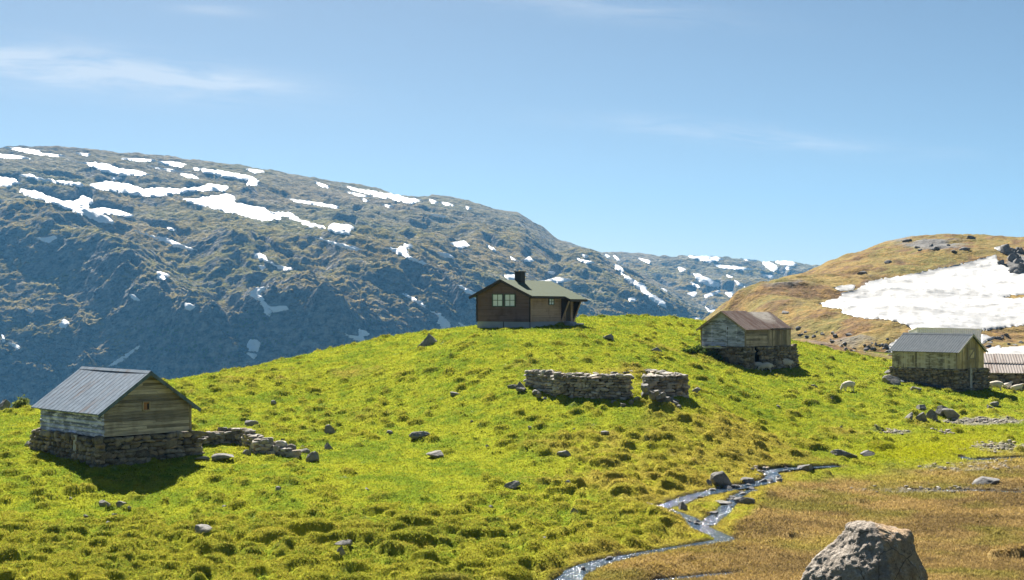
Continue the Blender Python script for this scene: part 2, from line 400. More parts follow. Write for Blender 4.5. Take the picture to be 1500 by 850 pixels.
mossy = np.clip(blob(1345, 662, 90, 17)*1.2+blob(1440, 640, 80, 25)*.6+blob(1040, 787, 25, 6)+blob(1010, 812, 40, 5)*.3+blob(1210, 795, 60, 8)*.7+blob(1320, 702, 90, 6)*.5, 0, 1)*sstep(-.5, .4, nA+.3)
grav = np.clip(blob(1440, 618, 55, 5)*1.3+blob(1470, 657, 50, 7)*.7+blob(1430, 685, 120, 8)*.35+blob(1310, 633, 30, 5)*.5+blob(1380, 718, 120, 5)*.5, 0, 1)
# tussocks
tus = np.zeros(zb.shape); tid = np.zeros(zb.shape)
T = []; HG = {}
def crowded(x, y, r):
    a, b = int(x//1.2), int(y//1.2)
    for i in (-1, 0, 1):
        for j in (-1, 0, 1):
            for (X, Y, Rr) in HG.get((a+i, b+j), ()):
                if (X-x)**2+(Y-y)**2 < ((r+Rr)*.66)**2: return True
    HG.setdefault((a, b), []).append((x, y, r)); return False
def scatter(n, fn):
    d = 36/(1-rng.random(n)*(1-36/132.)); u = np.where(rng.random(n) < .78, rng.uniform(-.42, .42, n), rng.uniform(.42, .75, n)*rng.choice([-1, 1], n)); k = 0
    for i in range(n):
        fn(u[i]*d[i], d[i])
bx = lambda a, x, y: a[min(max(int((y-yf[0])/ST), 0), ny-1), min(max(int((x-xf[0])/ST), 0), nx-1)]
def put(x, y):
    px = bx(PX, x, y); py = bx(PY, x, y); b = bx(bog, x, y); c = bx(chan, x, y); q = bx(nB, x, y); m = bx(mossy, x, y)
    if c < .7: return
    fore = max(0., min(1., (py-735+q*30)/60.))*(1 if px < 960 else max(0, 1-(px-960)/120.))
    smooth = math.exp(-((px-620)/230)**2-((py-690)/55)**2)+.6*math.exp(-((px-760)/130)**2-((py-490)/14)**2)
    strm = math.exp(-((px-960)/150)**2-((py-735)/70)**2)
    p = .31+.66*fore+.5*strm-.34*smooth+.3*q-.3*b-.5*m
    if random.random() > p: return
    big = max(fore, .75*strm)
    r = (.12+.32*random.random()**1.6)*(1+.9*big*random.random()**.6)
    if crowded(x, y, r): return
    h = r*random.uniform(.45, .85)*(1+.5*big)
    T.append((x, y, r, h*(1-.55*b), random.random()))
scatter(46000, put)
for (px, py, r, h) in [(905,747,.6,.42),(940,747,.75,.5),(892,768,.6,.4),(935,768,.8,.4),(880,805,.8,.5),(1255,737,.6,.3),(985,655,.6,.3),(1160,785,.35,.22),(1170,650,.7,.35),(1110,685,.6,.35),
                       (830,842,.7,.45),(1010,702,.6,.4),(1290,655,.8,.3),(1190,655,.9,.45),(1220,585,.7,.45),(1495,815,.7,.5)]:
    q = hit(px, py); T.append((q[0], q[1], r, h, random.random()))
for (x, y, r, h, k) in T:
    R = r*1.7; j0 = max(int((x-R-xf[0])/ST), 0); j1 = int((x+R-xf[0])/ST)+2; i0 = max(int((y-R-yf[0])/ST), 0); i1 = int((y+R-yf[0])/ST)+2
    sl = (slice(i0, i1), slice(j0, j1)); a = fx[sl]
    if a.size == 0: continue
    an = k*6.28; dx = a-x; dy = fy[sl]-y; c_, s_ = math.cos(an), math.sin(an)
    d = np.maximum(np.hypot((dx*c_+dy*s_)*(.62+.3*((k*7.7)%1)), (-dx*s_+dy*c_)*1.2)/r+nC[sl]*.45+nD[sl]*.25, 0)
    t = h*np.sqrt(np.clip(1-d**3.5, 0, 1))*np.clip(1.4-d*.4, 0, 1)*.85
    tid[sl] = np.where(t > tus[sl], k, tid[sl]); tus[sl] = np.maximum(tus[sl], t)
land = sstep(0, 1.5, chan)
edge = sstep(0, 3, fx-xf[0])*sstep(0, 3, xf[-1]-fx)*sstep(0, 2, fy-yf[0])*sstep(0, 4, yf[-1]-fy)
dz = (tus+nC*.05+nD*.035+nA*.10*(1-.6*bog)+nB*.12)*(.15+.85*land)
dz += -.34*(1-sstep(-.25, .25, chan))
zf = zb+dz*edge
GZ[iy0:iy0+ny, ix0:ix0+nx] = zf
def G(x, y):
    """height of the finished ground"""
    i = (y-yf[0])/ST; j = (x-xf[0])/ST
    if 0 <= i < ny-1 and 0 <= j < nx-1:
        a, b = int(i), int(j); u, v = i-a, j-b
        return float((zf[a, b]*(1-v)+zf[a, b+1]*v)*(1-u)+(zf[a+1, b]*(1-v)+zf[a+1, b+1]*v)*u)
    return float(base(np.array([x]), np.array([y]))[0])
# colour of what grows
def C3(*c): return np.array(c)
GR1, GR2, OLV, STR, BOG1, BOG2, MOS, GRV, MUD = C3(.285, .305, .028), C3(.155, .215, .022), C3(.215, .190, .028), C3(.38, .285, .06), C3(.31, .22, .09), C3(.19, .135, .06), C3(.27, .28, .012), C3(.26, .24, .21), C3(.06, .045, .03)
col = lerp(GR1, GR2, sstep(-.30, .45, nA*.6+nC*.55+nD*.35)[..., None])
dry = sstep(.05, .55, nB*.55+nA*.35+nC*.25+.50*blob(1000, 700, 190, 110)+.30*blob(1050, 640, 250, 40)+.45*np.exp(-((chan-.3)/1.1)**2)*(1-blob(1330, 660, 120, 30))+.22*blob(350, 540, 500, 25)-.3*blob(450, 800, 500, 60)-.20)
col = lerp(col, STR, (dry*.62)[..., None])
tm = sstep(.03, .20, tus)
tcol = lerp(OLV, STR*.8, (.8*sstep(.45, .8, tid+.6*blob(1000, 720, 230, 90)-.3))[..., None])
col = lerp(col, tcol, (tm*.42)[..., None])
bc = lerp(BOG1, BOG2, sstep(-.2, .4, fbm(fx/5.5, fy/4.2, 5, 77)+.15*nC)[..., None])
bc = lerp(bc, C3(.19, .18, .04), (.75*sstep(.0, .5, fbm(fx/6, fy/5, 4, 99)))[..., None])
col = lerp(col, bc, bog[..., None])
col = lerp(col, MOS, (mossy*.85)[..., None])
col = lerp(col, GRV*(1+.6*nD[..., None]), (sstep(.25, .6, grav+.35*nC+.2*nD)*.85)[..., None])
col = lerp(col, MUD, (1-sstep(-.05, .45, chan+.3*nD))[..., None])
GC = np.empty(GX.shape+(3,)); GC[:] = (.06, .065, .025)
GC[iy0:iy0+ny, ix0:ix0+nx] = lerp(GC[iy0:iy0+ny, ix0:ix0+nx], col, edge[..., None])
me = npmesh('ground', np.stack([GX, GY, GZ], -1).reshape(-1, 3), gridfaces(*GX.shape), M['ground'], GC.reshape(-1, 3))
tag(link(bpy.data.objects.new('ground', me)), kind='structure', label='tussocky green meadow with brown boggy ground by the stream')

# grass
def make_grass(n):
    d0, d1 = 37., 134.; r = rng.random(n); e = -.35
    d = (d0**e+(d1**e-d0**e)*r)**(1/e); x = np.where(rng.random(n) < .76, rng.uniform(-.42, .42, n), rng.uniform(.42, .75, n)*rng.choice([-1, 1], n))*d
    i = ((d-yf[0])/ST); j = ((x-xf[0])/ST); ok = (i > 1) & (i < ny-2) & (j > 1) & (j < nx-2)
    x, d, i, j = x[ok], d[ok], i[ok].astype(int), j[ok].astype(int)
    ok = (chan[i, j] > .12) & (rng.random(len(x)) > sstep(.3, .7, grav[i, j])*.9); x, d, i, j = x[ok], d[ok], i[ok], j[ok]
    n = len(x); u = (d-yf[i])/ST; v = (x-xf[j])/ST
    z = (zf[i, j]*(1-v)+zf[i, j+1]*v)*(1-u)+(zf[i+1, j]*(1-v)+zf[i+1, j+1]*v)*u
    b = bog[i, j]; t = tm[i, j]
    h = .055*(d/50)**.5*rng.uniform(.4, 1.6, n)*(1+.5*b+.2*t)*np.clip(1+.7*nD[i, j], .4, 1.9); w = .018*(d/50)**.9*rng.uniform(.7, 1.4, n)
    a = rng.uniform(0, 2*np.pi, n); la = rng.uniform(0, 2*np.pi, n); la = a+np.pi/2*rng.choice([-1, 1], n)+rng.normal(0, .6, n); ll = h*rng.uniform(.5, 2.0, n)
    B = np.stack([x, d, z-.015], -1); W = np.stack([np.cos(a)*w, np.sin(a)*w, 0*w], -1)
    Tp = B+np.stack([np.cos(la)*ll, np.sin(la)*ll, h], -1)
    V = np.stack([B-W, B+W, Tp], 1).reshape(-1, 3)
    c = 1.08*col[i, j]*rng.uniform(.6, 1.45, (n, 1))*(1+.35*np.clip(nD[i, j], -1, 1))[:, None]; dryb = (rng.random(n) < .10+.25*t+.3*dry[i, j])[:, None]
    c = np.where(dryb, lerp(c, STR*rng.uniform(.8, 1.3, (n, 1)), .6), c)
    cc = np.repeat(c[:, None], 3, 1); cc[:, 2] *= 1.1; cc[:, :2] *= .88
    return npmesh('grass', V, np.arange(3*n).reshape(-1, 3), M['grass'], cc.reshape(-1, 3), smooth=False)
tag(link(bpy.data.objects.new('grass', make_grass(1380000))), kind='stuff', label='short green and straw coloured grass growing over the meadow')

# stream
V = []; Fq = []
for sw in SW:
    t = np.gradient(sw[:, :2], axis=0); t /= np.linalg.norm(t, axis=1)[:, None]+1e-9
    nrm = np.stack([-t[:, 1], t[:, 0]], -1); zc = base(sw[:, 0], sw[:, 1])-.05
    K = 7; b = len(V); k = np.linspace(-.5, .5, K)
    for i in range(len(sw)):
        for kk in k:
            w = sw[i, 2]+.35
            V.append((sw[i, 0]+nrm[i, 0]*kk*w, sw[i, 1]+nrm[i, 1]*kk*w, zc[i]))
    Fq += [tuple(b+i for i in f) for f in gridfaces(len(sw), K).tolist()]
me = npmesh('stream', np.array(V), np.array(Fq), M['water'])
tag(link(bpy.data.objects.new('stream', me)), kind='structure', label='narrow sparkling stream winding through brown boggy ground')

# ------------------------------------------------------------------ right-hand hill
HP = [(1165,499,132),(1230,510,132),(1300,524,133),(1400,533,130),(1500,545,128),(1200,452,190),(1300,446,192),(1400,446,188),(1500,450,184),(1125,446,185),
 (1060,451,200),(1095,427,230),(1150,407,260),(1200,392,285),(1250,376,310),(1300,356,335),(1380,356,350),(1450,362,365),(1476,357,300),(1500,352,290),(1600,345,285),(1750,350,280),
 (1350,400,262),(1450,402,255),(1250,412,255),(1180,430,220),(1600,560,126),(1600,450,184),(1750,560,130),(1430,490,158),(1500,497,156),(1260,470,165)]
hp = [pt(*c) for c in HP]
for (px, py, d) in HP[10:22]:
    x, y, z = pt(px, py, d); hp.append((x*1.35, y*1.35, z-7)); hp.append((x*2., y*2., z-45))
hp += [(24,112,-9),(37,112,-11),(52,112,-12),(66,112,-12.5),(90,114,-12),(25,200,-14),(22,260,-18),(5,230,-32),(26,150,-12),(60,600,-70),(250,700,-60)]
hp = np.array(hp); htps = TPS(hp[:, :2], hp[:, 2], 1e-3)
hu = np.linspace(.02, .62, 700); hd = 112*(520/112.)**np.linspace(0, 1, 620)
HU, HD = np.meshgrid(hu, hd); HXX = HU*HD
HZ = np.clip(htps(HXX, HD), -80, 60)
r1 = fbm(HXX/22, HD/22, 5, 51); r2 = fbm(HXX/6, HD/7, 4, 61); r3 = 1-np.abs(fbm(HXX/14+HD/60, HD/14, 4, 71))*2
amp = sstep(118, 150, HD)
hz0 = HZ.copy()
HZ = HZ+amp*(r1*.9+r2*.35+fbm(HXX/1.6, HD/1.8, 3, 81)*.14)
sc_ = np.tanh(5*(fbm(HXX/18, HD/9, 4, 91)-.28))*.5+.5           # low rock steps
hpx = HX+F*HXX/HD; hpy = HY-F*hz0/HD
def hb(x, y, a, b): return np.exp(-((hpx-x)/a)**2-((hpy-y)/b)**2)
rocky = np.clip(hb(1370,362,50,9)+hb(1495,385,25,22)*1.2+hb(1240,507,75,13)*.75+hb(1480,510,40,10)*.7+hb(1130,478,60,9)*.4+hb(1170,415,60,6)*.4+hb(1275,420,20,6)*.6+hb(1300,352,40,4)*.6, 0, 1)
HZ += amp*sc_*(.5+.7*rocky*np.where(hpy > 460, .2, 1.))
vegm = 1-sstep(.35, .75, rocky*np.where(hpy > 460, .45, .9)+r2*.45+sc_*.12)
me = npmesh('hill', np.stack([HXX, HD, HZ], -1).reshape(-1, 3), gridfaces(*HXX.shape), M['hill'], np.repeat(vegm.reshape(-1, 1), 3, 1))
hill = tag(link(bpy.data.objects.new('hill', me)), kind='structure', label='rust and olive heath hillside behind the barns')

# snow
Z1 = lambda pl, ox, oy: [(ox+x/3., oy+y/3.) for x, y in pl]
SNOW = [Z1(p, 0, 200) for p in [
 [(330,107),(400,115),(470,122),(520,140),(600,150),(672,170),(600,175),(500,168),(450,155),(400,135)],
 [(80,170),(130,165),(170,183),(260,195),(350,205),(375,215),(355,223),(250,205),(150,190)],
 [(-60,170),(60,185),(95,210),(50,212),(45,222),(-60,214)],
 [(80,232),(150,238),(220,265),(280,285),(330,285),(360,258),(410,280),(400,300),(380,312),(420,330),(480,355),(503,385),(440,380),(360,345),(280,315),(200,285),(100,258)],
 [(390,322),(450,315),(520,325),(590,350),(570,358),(500,345),(420,335)],
 [(395,215),(460,197),(540,205),(600,222),(630,232),(700,225),(780,232),(860,225),(920,212),(1005,218),(1000,240),(900,240),(820,245),(760,255),(690,267),(600,262),(520,245),(420,232)],
 [(780,272),(850,275),(930,262),(1000,252),(1035,270),(1030,290),(1100,305),(1165,315),(1190,340),(1240,362),(1150,372),(1050,345),(950,320),(860,300)],
 [(1180,330),(1280,340),(1330,370),(1420,395),(1425,405),(1360,395),(1300,365),(1200,345)],
 [(830,140),(900,142),(980,155),(1060,165),(1110,178),(1135,195),(1125,218),(1085,215),(1090,195),(1000,185),(900,158)],
 [(685,110),(760,112),(820,122),(795,138),(720,125)], [(525,97),(600,100),(690,105),(620,111)], [(630,127),(720,140),(830,160),(740,154)], [(790,165),(840,170),(875,187),(820,180)],
 [(-60,74),(80,88),(130,98),(50,97),(-60,86)], [(0,45),(60,50),(180,62),(170,72),(300,85),(250,90),(130,77),(60,60)], [(330,73),(400,80),(380,86)], [(1080,143),(1165,155),(1120,160)],
 [(555,405),(600,415),(680,440),(740,450),(800,475),(868,502),(800,495),(720,465),(640,435)], [(150,443),(200,448),(235,437),(252,447),(215,470),(180,460)],
 [(1380,200),(1448,222),(1420,224)], [(1250,268),(1320,285),(1490,308),(1490,317),(1380,302),(1290,287)], [(1115,512),(1160,520),(1180,548),(1230,572),(1290,580),(1270,592),(1220,580),(1170,550),(1120,535)],
 [(690,592),(745,610),(720,632),(690,625)], [(808,732),(835,735),(860,748),(835,767),(812,758)], [(260,825),(280,800),(305,820),(290,842),(262,842)],
 [(1085,690),(1120,670),(1185,660),(1140,690),(1160,720),(1180,745),(1195,770),(1185,790),(1165,785),(1160,760),(1140,725)], [(1180,750),(1260,745),(1268,762),(1200,775)],
 [(730,400),(775,410),(750,414)], [(485,180),(535,182),(500,192)], [(120,760),(145,764),(130,773)], [(568,697),(590,700),(612,722),(595,722)], [(1135,570),(1165,575),(1150,587)]]]
SNOW += [Z1(p, 0, 400) for p in [[(28,305),(60,310),(92,328),(75,338)], [(466,413),(520,380),(580,340),(615,313),(612,328),(560,368),(500,408)], [(1082,320),(1100,295),(1130,292),(1145,320),(1130,350),(1095,345)], [(1080,352),(1128,360),(1115,377)], [(8,270),(20,300),(12,305)]]]
SNOW += [Z1(p, 350, 230) for p in [[(330,112),(400,130),(390,139)], [(440,120),(520,140),(600,150),(680,165),(740,180),(810,190),(760,207),(680,190),(600,175),(520,155)], [(455,150),(520,160),(590,178),(520,174)],
 [(200,180),(260,190),(340,200),(445,218),(420,226),(300,207)], [(120,245),(220,245),(250,262),(300,290),(370,305),(375,316),(300,305),(220,265)], [(415,292),(480,300),(515,312),(490,325),(485,345),(420,335),(385,318)],
 [(315,350),(400,370),(480,390),(548,408),(510,412),(420,388)], [(635,395),(690,405),(720,395),(725,382),(775,392),(740,410),(750,440),(840,475),(800,470),(740,447),(680,420)], [(790,242),(915,262),(900,269)],
 [(835,187),(875,200),(850,205)], [(885,200),(920,205),(943,215),(910,213)], [(920,378),(990,370),(1015,390),(970,405)], [(1075,380),(1100,390),(1155,428),(1110,410)], [(870,420),(920,428),(945,445),(900,440)],
 [(955,562),(1000,575),(1045,600),(1045,628),(1000,600)], [(720,597),(770,620),(820,655),(830,670),(790,650),(740,620)], [(835,675),(880,688),(930,735),(925,755),(885,755),(870,720),(880,700)],
 [(455,775),(520,790),(530,755),(575,780),(550,790),(555,825),(500,800)], [(1160,520),(1220,518),(1245,548),(1180,540)], [(1300,550),(1350,545),(1400,532),(1465,542),(1400,554)], [(1185,432),(1230,462),(1200,454)],
 [(1250,458),(1275,440),(1292,460)], [(965,728),(993,748),(985,754)], [(540,183),(575,197),(550,195)], [(630,212),(678,217),(660,222)], [(995,218),(1024,228),(1005,229)]]]
SNOW += [Z1(p, 700, 340) for p in [[(568,130),(630,150),(635,180),(680,210),(730,230),(750,265),(820,305),(825,333),(790,320),(740,280),(690,240),(650,205),(610,165)], [(690,112),(760,125),(750,140)],
 [(870,92),(920,95),(950,108),(1040,105),(1080,120),(1010,135),(960,120)], [(1020,140),(1120,150),(1230,165),(1150,168),(1060,157)], [(1245,130),(1280,128),(1320,155),(1300,178),(1260,150)], [(1300,128),(1380,130),(1400,145),(1340,144)],
 [(945,182),(1010,200),(1065,230),(1060,248),(990,230),(960,210)], [(925,215),(970,235),(975,245),(945,240)], [(990,280),(1060,255),(1065,265),(1000,292)], [(1080,265),(1125,262),(1110,295)], [(1115,205),(1160,230),(1175,245),(1140,232)],
 [(880,155),(912,165),(890,174)], [(430,117),(510,135),(480,140)], [(595,102),(625,125),(610,122)], [(940,378),(980,380),(975,395)], [(995,325),(1020,345),(1055,340),(1040,360),(1010,350)], [(920,270),(960,265),(950,282)],
 [(1150,116),(1190,118),(1225,127),(1180,124)], [(790,238),(820,250),(855,274),(830,266)], [(1235,188),(1300,192),(1290,202)], [(450,98),(485,108),(470,112)], [(555,97),(580,108),(565,110)], [(800,92),(840,95),(820,100)], [(1345,152),(1380,158),(1360,166)], [(660,293),(692,292),(690,305),(668,306)], [(1090,190),(1120,200),(1105,200)], [(305,178),(335,176),(330,186)]]]
def inside(poly, x, y):
    r = np.zeros(x.shape, bool); n = len(poly)
    for i in range(n):
        x0, y0 = poly[i]; x1, y1 = poly[(i+1) % n]
        if y0 == y1: continue
        r ^= ((y0 > y) != (y1 > y)) & (x < (x1-x0)*(y-y0)/(y1-y0)+x0)
    return r
# ------------------------------------------------------------------ mountains
RIBS = [([(20,350),(120,385),(215,450),(270,500),(340,560)], 36, 44), ([(340,400),(420,440),(500,520)], 34, 22), ([(500,350),(600,420),(690,500)], 36, 24), ([(700,330),(800,350),(860,390)], 26, 26), ([(380,470),(470,500)], 22, 18), ([(860,400),(950,470)], 30, 25)]
def mountain(name, sil, foot, D0, R, u0, u1, nc, nr, mat, seed, amps, label, pw=1.2, back=1.25):
    us = np.linspace(u0, u1, nc); q = np.concatenate([np.linspace(-.25, 1, nr), np.linspace(1.01, 1.35, 30)])
    U, Q = np.meshgrid(us, q); PXX = HX+F*U
    s = np.interp(PXX, *zip(*sil)); f = np.interp(PXX, *zip(*foot)); d0 = np.interp(PXX, *zip(*D0)); r = np.interp(PXX, *zip(*R))
    qq = np.clip(Q, -.25, 1)
    d = d0*(r/d0)**(np.sign(qq)*np.abs(qq)**pw); py = f+(s-f)*qq
    z = (HY-py)/F*d
    over = np.clip(Q-1, 0, 1); d = d+over*r*1.2; z = z-over*over*1400-over*60
    z = np.where(Q < 0, z+Q*220, z)
    x = U*d
    w = (1-.55*sstep(.9, 1., Q))*(1+.8*sstep(.55, .1, Q)) if name == 'mountain' else 1-.55*sstep(.9, 1., Q)
    if True:          # snow has gathered where the ground is smoother
        sm = np.zeros(PXX.shape)
        for pl in SNOW:
            a = np.array(pl)
            if a[:, 1].mean() < 445: sm[inside(pl, PXX, py-2)] = 1
        for _ in range(6): sm[1:-1, 1:-1] = (sm[1:-1, 1:-1]*2+sm[:-2, 1:-1]+sm[2:, 1:-1]+sm[1:-1, :-2]+sm[1:-1, 2:])/6
        w = w*(1-.85*np.clip(sm*1.6, 0, 1))
    for (L, A, an, k) in amps:
        # benches and scarps stretched along the valley
        xr = x*.82-d*.57; yr = x*.57+d*.82
        wx = fbm(x/L/1.5, d/L/1.5, 3, seed+7)*.5
        n = fbm(xr/(L*an)+wx, yr/L+wx, 5, seed); seed += 13
        z = z+w*A*(np.tanh(k*(n+.1))/math.tanh(k) if k else n)
    if name == 'mountain':          # rocky ribs running down to the right with hollows below them
        pyy = HY-F*z/d
        for pl, wd, A in RIBS:
            dm = np.full(PXX.shape, 1e9)
            for (ax, ay), (bx_, by_) in zip(pl[:-1], pl[1:]):
                t = np.clip(((PXX-ax)*(bx_-ax)+(py-ay)*(by_-ay))/((bx_-ax)**2+(by_-ay)**2), 0, 1)
                dm = np.minimum(dm, np.hypot(PXX-ax-t*(bx_-ax), py-ay-t*(by_-ay)))
            dm = dm+14*fbm(x/120, d/120, 4, seed+3)
            z = z+A*np.exp(-(dm/wd)**2)*(1-.6*np.clip(sm*1.6, 0, 1))*(1-sstep(.6, .9, Q))
    lowv = 1-.4*sstep(.6, 1., Q+.25*fbm(x/200, d/200, 4, seed))
    me = npmesh(name, np.stack([x, d, z], -1).reshape(-1, 3), gridfaces(*x.shape), mat, np.repeat(np.clip(lowv, 0, 1).reshape(-1, 1), 3, 1))
    o = tag(link(bpy.data.objects.new(name, me)), kind='structure', label=label); return o
mA = mountain('mountain', [(-600,166),(0,211),(150,225),(300,237),(400,249),(500,267),(600,284),(700,296),(760,312),(790,331),(812,349),(850,363),(880,374),(920,392),(960,412),(1020,445),(1100,490),(1300,560)],
    [(-600,690),(0,640),(300,590),(500,545),(700,515),(1000,500),(1300,580)], [(-600,1700),(0,1700),(250,1650),(500,1600),(800,1850),(1000,2200),(1300,2500)],
    [(-600,2500),(0,2600),(500,2750),(800,2950),(1000,2800),(1300,2700)], -.58, .22, 1000, 560, M['mountain'], 200,
    [(380, 26, 2.6, 0), (150, 13, 3.0, 1.8), (62, 6.5, 2.6, 1.2), (26, 4.0, 1.9, 0), (10, 2.7, 1.3, 0), (4.5, 1.2, 1.1, 0)], 'long dark mountainside with grassy benches and snow patches', pw=2.0)
mB = mountain('far_mountain', [(600,340),(800,350),(850,358),(880,365),(940,367),(1000,371),(1070,376),(1120,381),(1160,380),(1190,387),(1300,392),(1600,400)],
    [(600,500),(1000,500),(1300,520),(1600,520)], [(600,2600),(1600,2700)], [(600,3700),(1600,3800)], -.1, .40, 720, 420, M['far'], 400,
    [(600, 34, 2.2, 0), (200, 16, 2.6, 1.8), (80, 8, 2., 1.2), (28, 5, 1.6, 0), (10, 2.2, 1.2, 0)], 'distant blue mountain streaked with snow')

def snow_mesh(name, polys, targets, step, wob, lift, mat, label, jump, relax):
    """each patch follows the slope it lies on, a little above it, thicker away from its edge"""
    trees = [BVHTree.FromPolygons([v.co for v in o.data.vertices], [tuple(p.vertices) for p in o.data.polygons]) for o in targets]
    V = []; Fq = []
    for poly in polys:
        a = np.array(poly); x0, y0 = a.min(0)-4; x1, y1 = a.max(0)+4
        X, Y = np.meshgrid(np.arange(x0, x1, step), np.arange(y0, y1, step*.7))
        md = min(x1-x0, y1-y0)-8; k = wob*min(1., max(.15, (md-3)/22.))
        wx = X+k*1.6*fbm(X/9, Y/4, 4, 3); wy = Y+k*fbm(X/7, Y/4, 4, 8)
        ins = inside(poly, wx, wy)
        if md < 9:
            i_ = ins.copy(); i_[1:] |= ins[:-1]; i_[:-1] |= ins[1:]; ins = i_; i_ = ins.copy(); i_[:, 1:] |= ins[:, :-1]; i_[:, :-1] |= ins[:, 1:]; ins = i_
        if not ins.any(): continue
        sm = ins.astype(float)
        for _ in range(3):
            p = np.pad(sm, 1); sm = (p[1:-1, 1:-1]*2+p[:-2, 1:-1]+p[2:, 1:-1]+p[1:-1, :-2]+p[1:-1, 2:])/6
        need = ins.copy(); need[1:] |= ins[:-1]; need[:-1] |= ins[1:]; need[:, 1:] |= need[:, :-1].copy(); need[:, :-1] |= need[:, 1:].copy()
        idx = np.full(X.shape, -1); dep = np.zeros(X.shape)
        for i, j in zip(*np.nonzero(need)):
            dr = Vector(((X[i, j]-HX)/F, 1, (HY-Y[i, j])/F)).normalized(); best = None
            for t in trees:
                h = t.ray_cast(Vector((0, 0, 0)), dr)
                if h[0] is not None and (best is None or h[3] < best[3]): best = h
            if best is None: continue
            n = best[1] if best[1].z > 0 else -best[1]
            p = best[0]+(n+Vector((0, 0, 1)))*.5*lift*max(.35, min(1, sm[i, j]*1.6-.6))
            idx[i, j] = len(V); V.append(tuple(p)); dep[i, j] = best[3]
        for i in range(X.shape[0]-1):
            for j in range(X.shape[1]-1):
                if not (ins[i, j]): continue
                q = (idx[i, j], idx[i+1, j], idx[i+1, j+1], idx[i, j+1])
                if min(q) < 0: continue
                dd = (dep[i, j], dep[i+1, j], dep[i+1, j+1], dep[i, j+1])
                if max(dd)-min(dd) > jump: continue
                Fq.append(q)
    V = np.array(V); Fq = np.array(Fq)
    # lying snow levels out the bumps it covers: relax along the ray of each point, only ever upwards
    r = np.linalg.norm(V, axis=1); dirs = V/r[:, None]; r0 = r.copy()
    e = np.concatenate([Fq[:, [0, 1]], Fq[:, [1, 2]], Fq[:, [2, 3]], Fq[:, [3, 0]]]); e = np.concatenate([e, e[:, ::-1]])
    cnt = np.maximum(np.bincount(e[:, 0], minlength=len(V)), 1)
    for _ in range(relax):
        av = np.bincount(e[:, 0], weights=r[e[:, 1]], minlength=len(V))/cnt
        r = np.minimum(np.where(np.bincount(e[:, 0], minlength=len(V)) > 0, r*.4+av*.6, r), r0)
    V = dirs*r[:, None]
    me = npmesh(name, V, Fq, mat)
    return tag(link(bpy.data.objects.new(name, me)), kind='stuff', label=label)
snow_mesh('snow', SNOW, [mA, mB], .9, 2.4, 2.0, M['msnow'], 'patches of old snow lying on the mountainside', 260, 45)
HS = [Z1(p, 1000, 330) for p in [
 [(595,350),(640,330),(690,320),(700,300),(760,285),(800,258),(850,240),(1000,215),(1100,195),(1200,175),(1300,150),(1380,130),(1385,165),(1430,185),(1460,190),(1520,210),(1900,260),(1900,420),(1600,440),(1500,440),(1310,465),(1290,500),(1310,560),(1000,560),(905,560),(905,530),(960,490),(1010,462),(985,440),(960,430),(900,415),(800,410),(740,400),(690,385),(710,370),(650,365)],
 [(660,275),(700,265),(760,262),(750,285),(690,290)], [(1310,480),(1370,495),(1310,525)], [(1330,580),(1330,548),(1400,525),(1390,542),(1500,532),(1700,530),(1700,590)], [(1370,100),(1402,93),(1390,112)]]]
holes = Z1([(1410,322),(1450,306),(1540,304),(1540,316),(1450,322)], 1000, 330)
_ins = inside
def inside2(poly, x, y): return _ins(poly, x, y) & ~_ins(holes, x, y)
inside = inside2
snow_mesh('snow_field', HS, [hill], .8, 2.2, .14, M['snow'], 'broad white snowfield on the heath hillside behind the barns', 30, 60)

# ------------------------------------------------------------------ stones
_t = [(i, j, k) for i in range(4) for j in range(4) for k in range(4) if 0 in (i, j, k) or 3 in (i, j, k)]
_ti = {c: n for n, c in enumerate(_t)}
TV = np.array(_t)/1.5-1.0
TF = []
for ax in range(3):
    for side in (0, 3):
        for a in range(3):
            for b in range(3):
                q = []
                for da, db in ((0, 0), (1, 0), (1, 1), (0, 1)):
                    c = [0, 0, 0]; c[ax] = side; c[(ax+1) % 3] = a+da; c[(ax+2) % 3] = b+db; q.append(_ti[tuple(c)])
                TF.append(q)
def stone(mb, c, s, rot=(0, 0, 0), p=None, jit=.16):
    p = p or rng.uniform(3., 6.); v = TV*1.; v = v/((np.abs(v)**p).sum(1)**(1/p))[:, None]
    # lopsided corners
    k = rng.normal(0, .16, (3, 3)); v = v+np.stack([v[:, 1]*v[:, 2], v[:, 0]*v[:, 2], v[:, 0]*v[:, 1]], -1)@k
    v = v+rng.normal(0, jit*.35, v.shape)
    v = v*(np.array(s)/2)
    Rm = np.array(Matrix.Rotation(rot[2], 3, 'Z') @ Matrix.Rotation(rot[1], 3, 'Y') @ Matrix.Rotation(rot[0], 3, 'X'))
    v = v@Rm.T+np.array(c)
    mb.add(v.tolist(), TF)
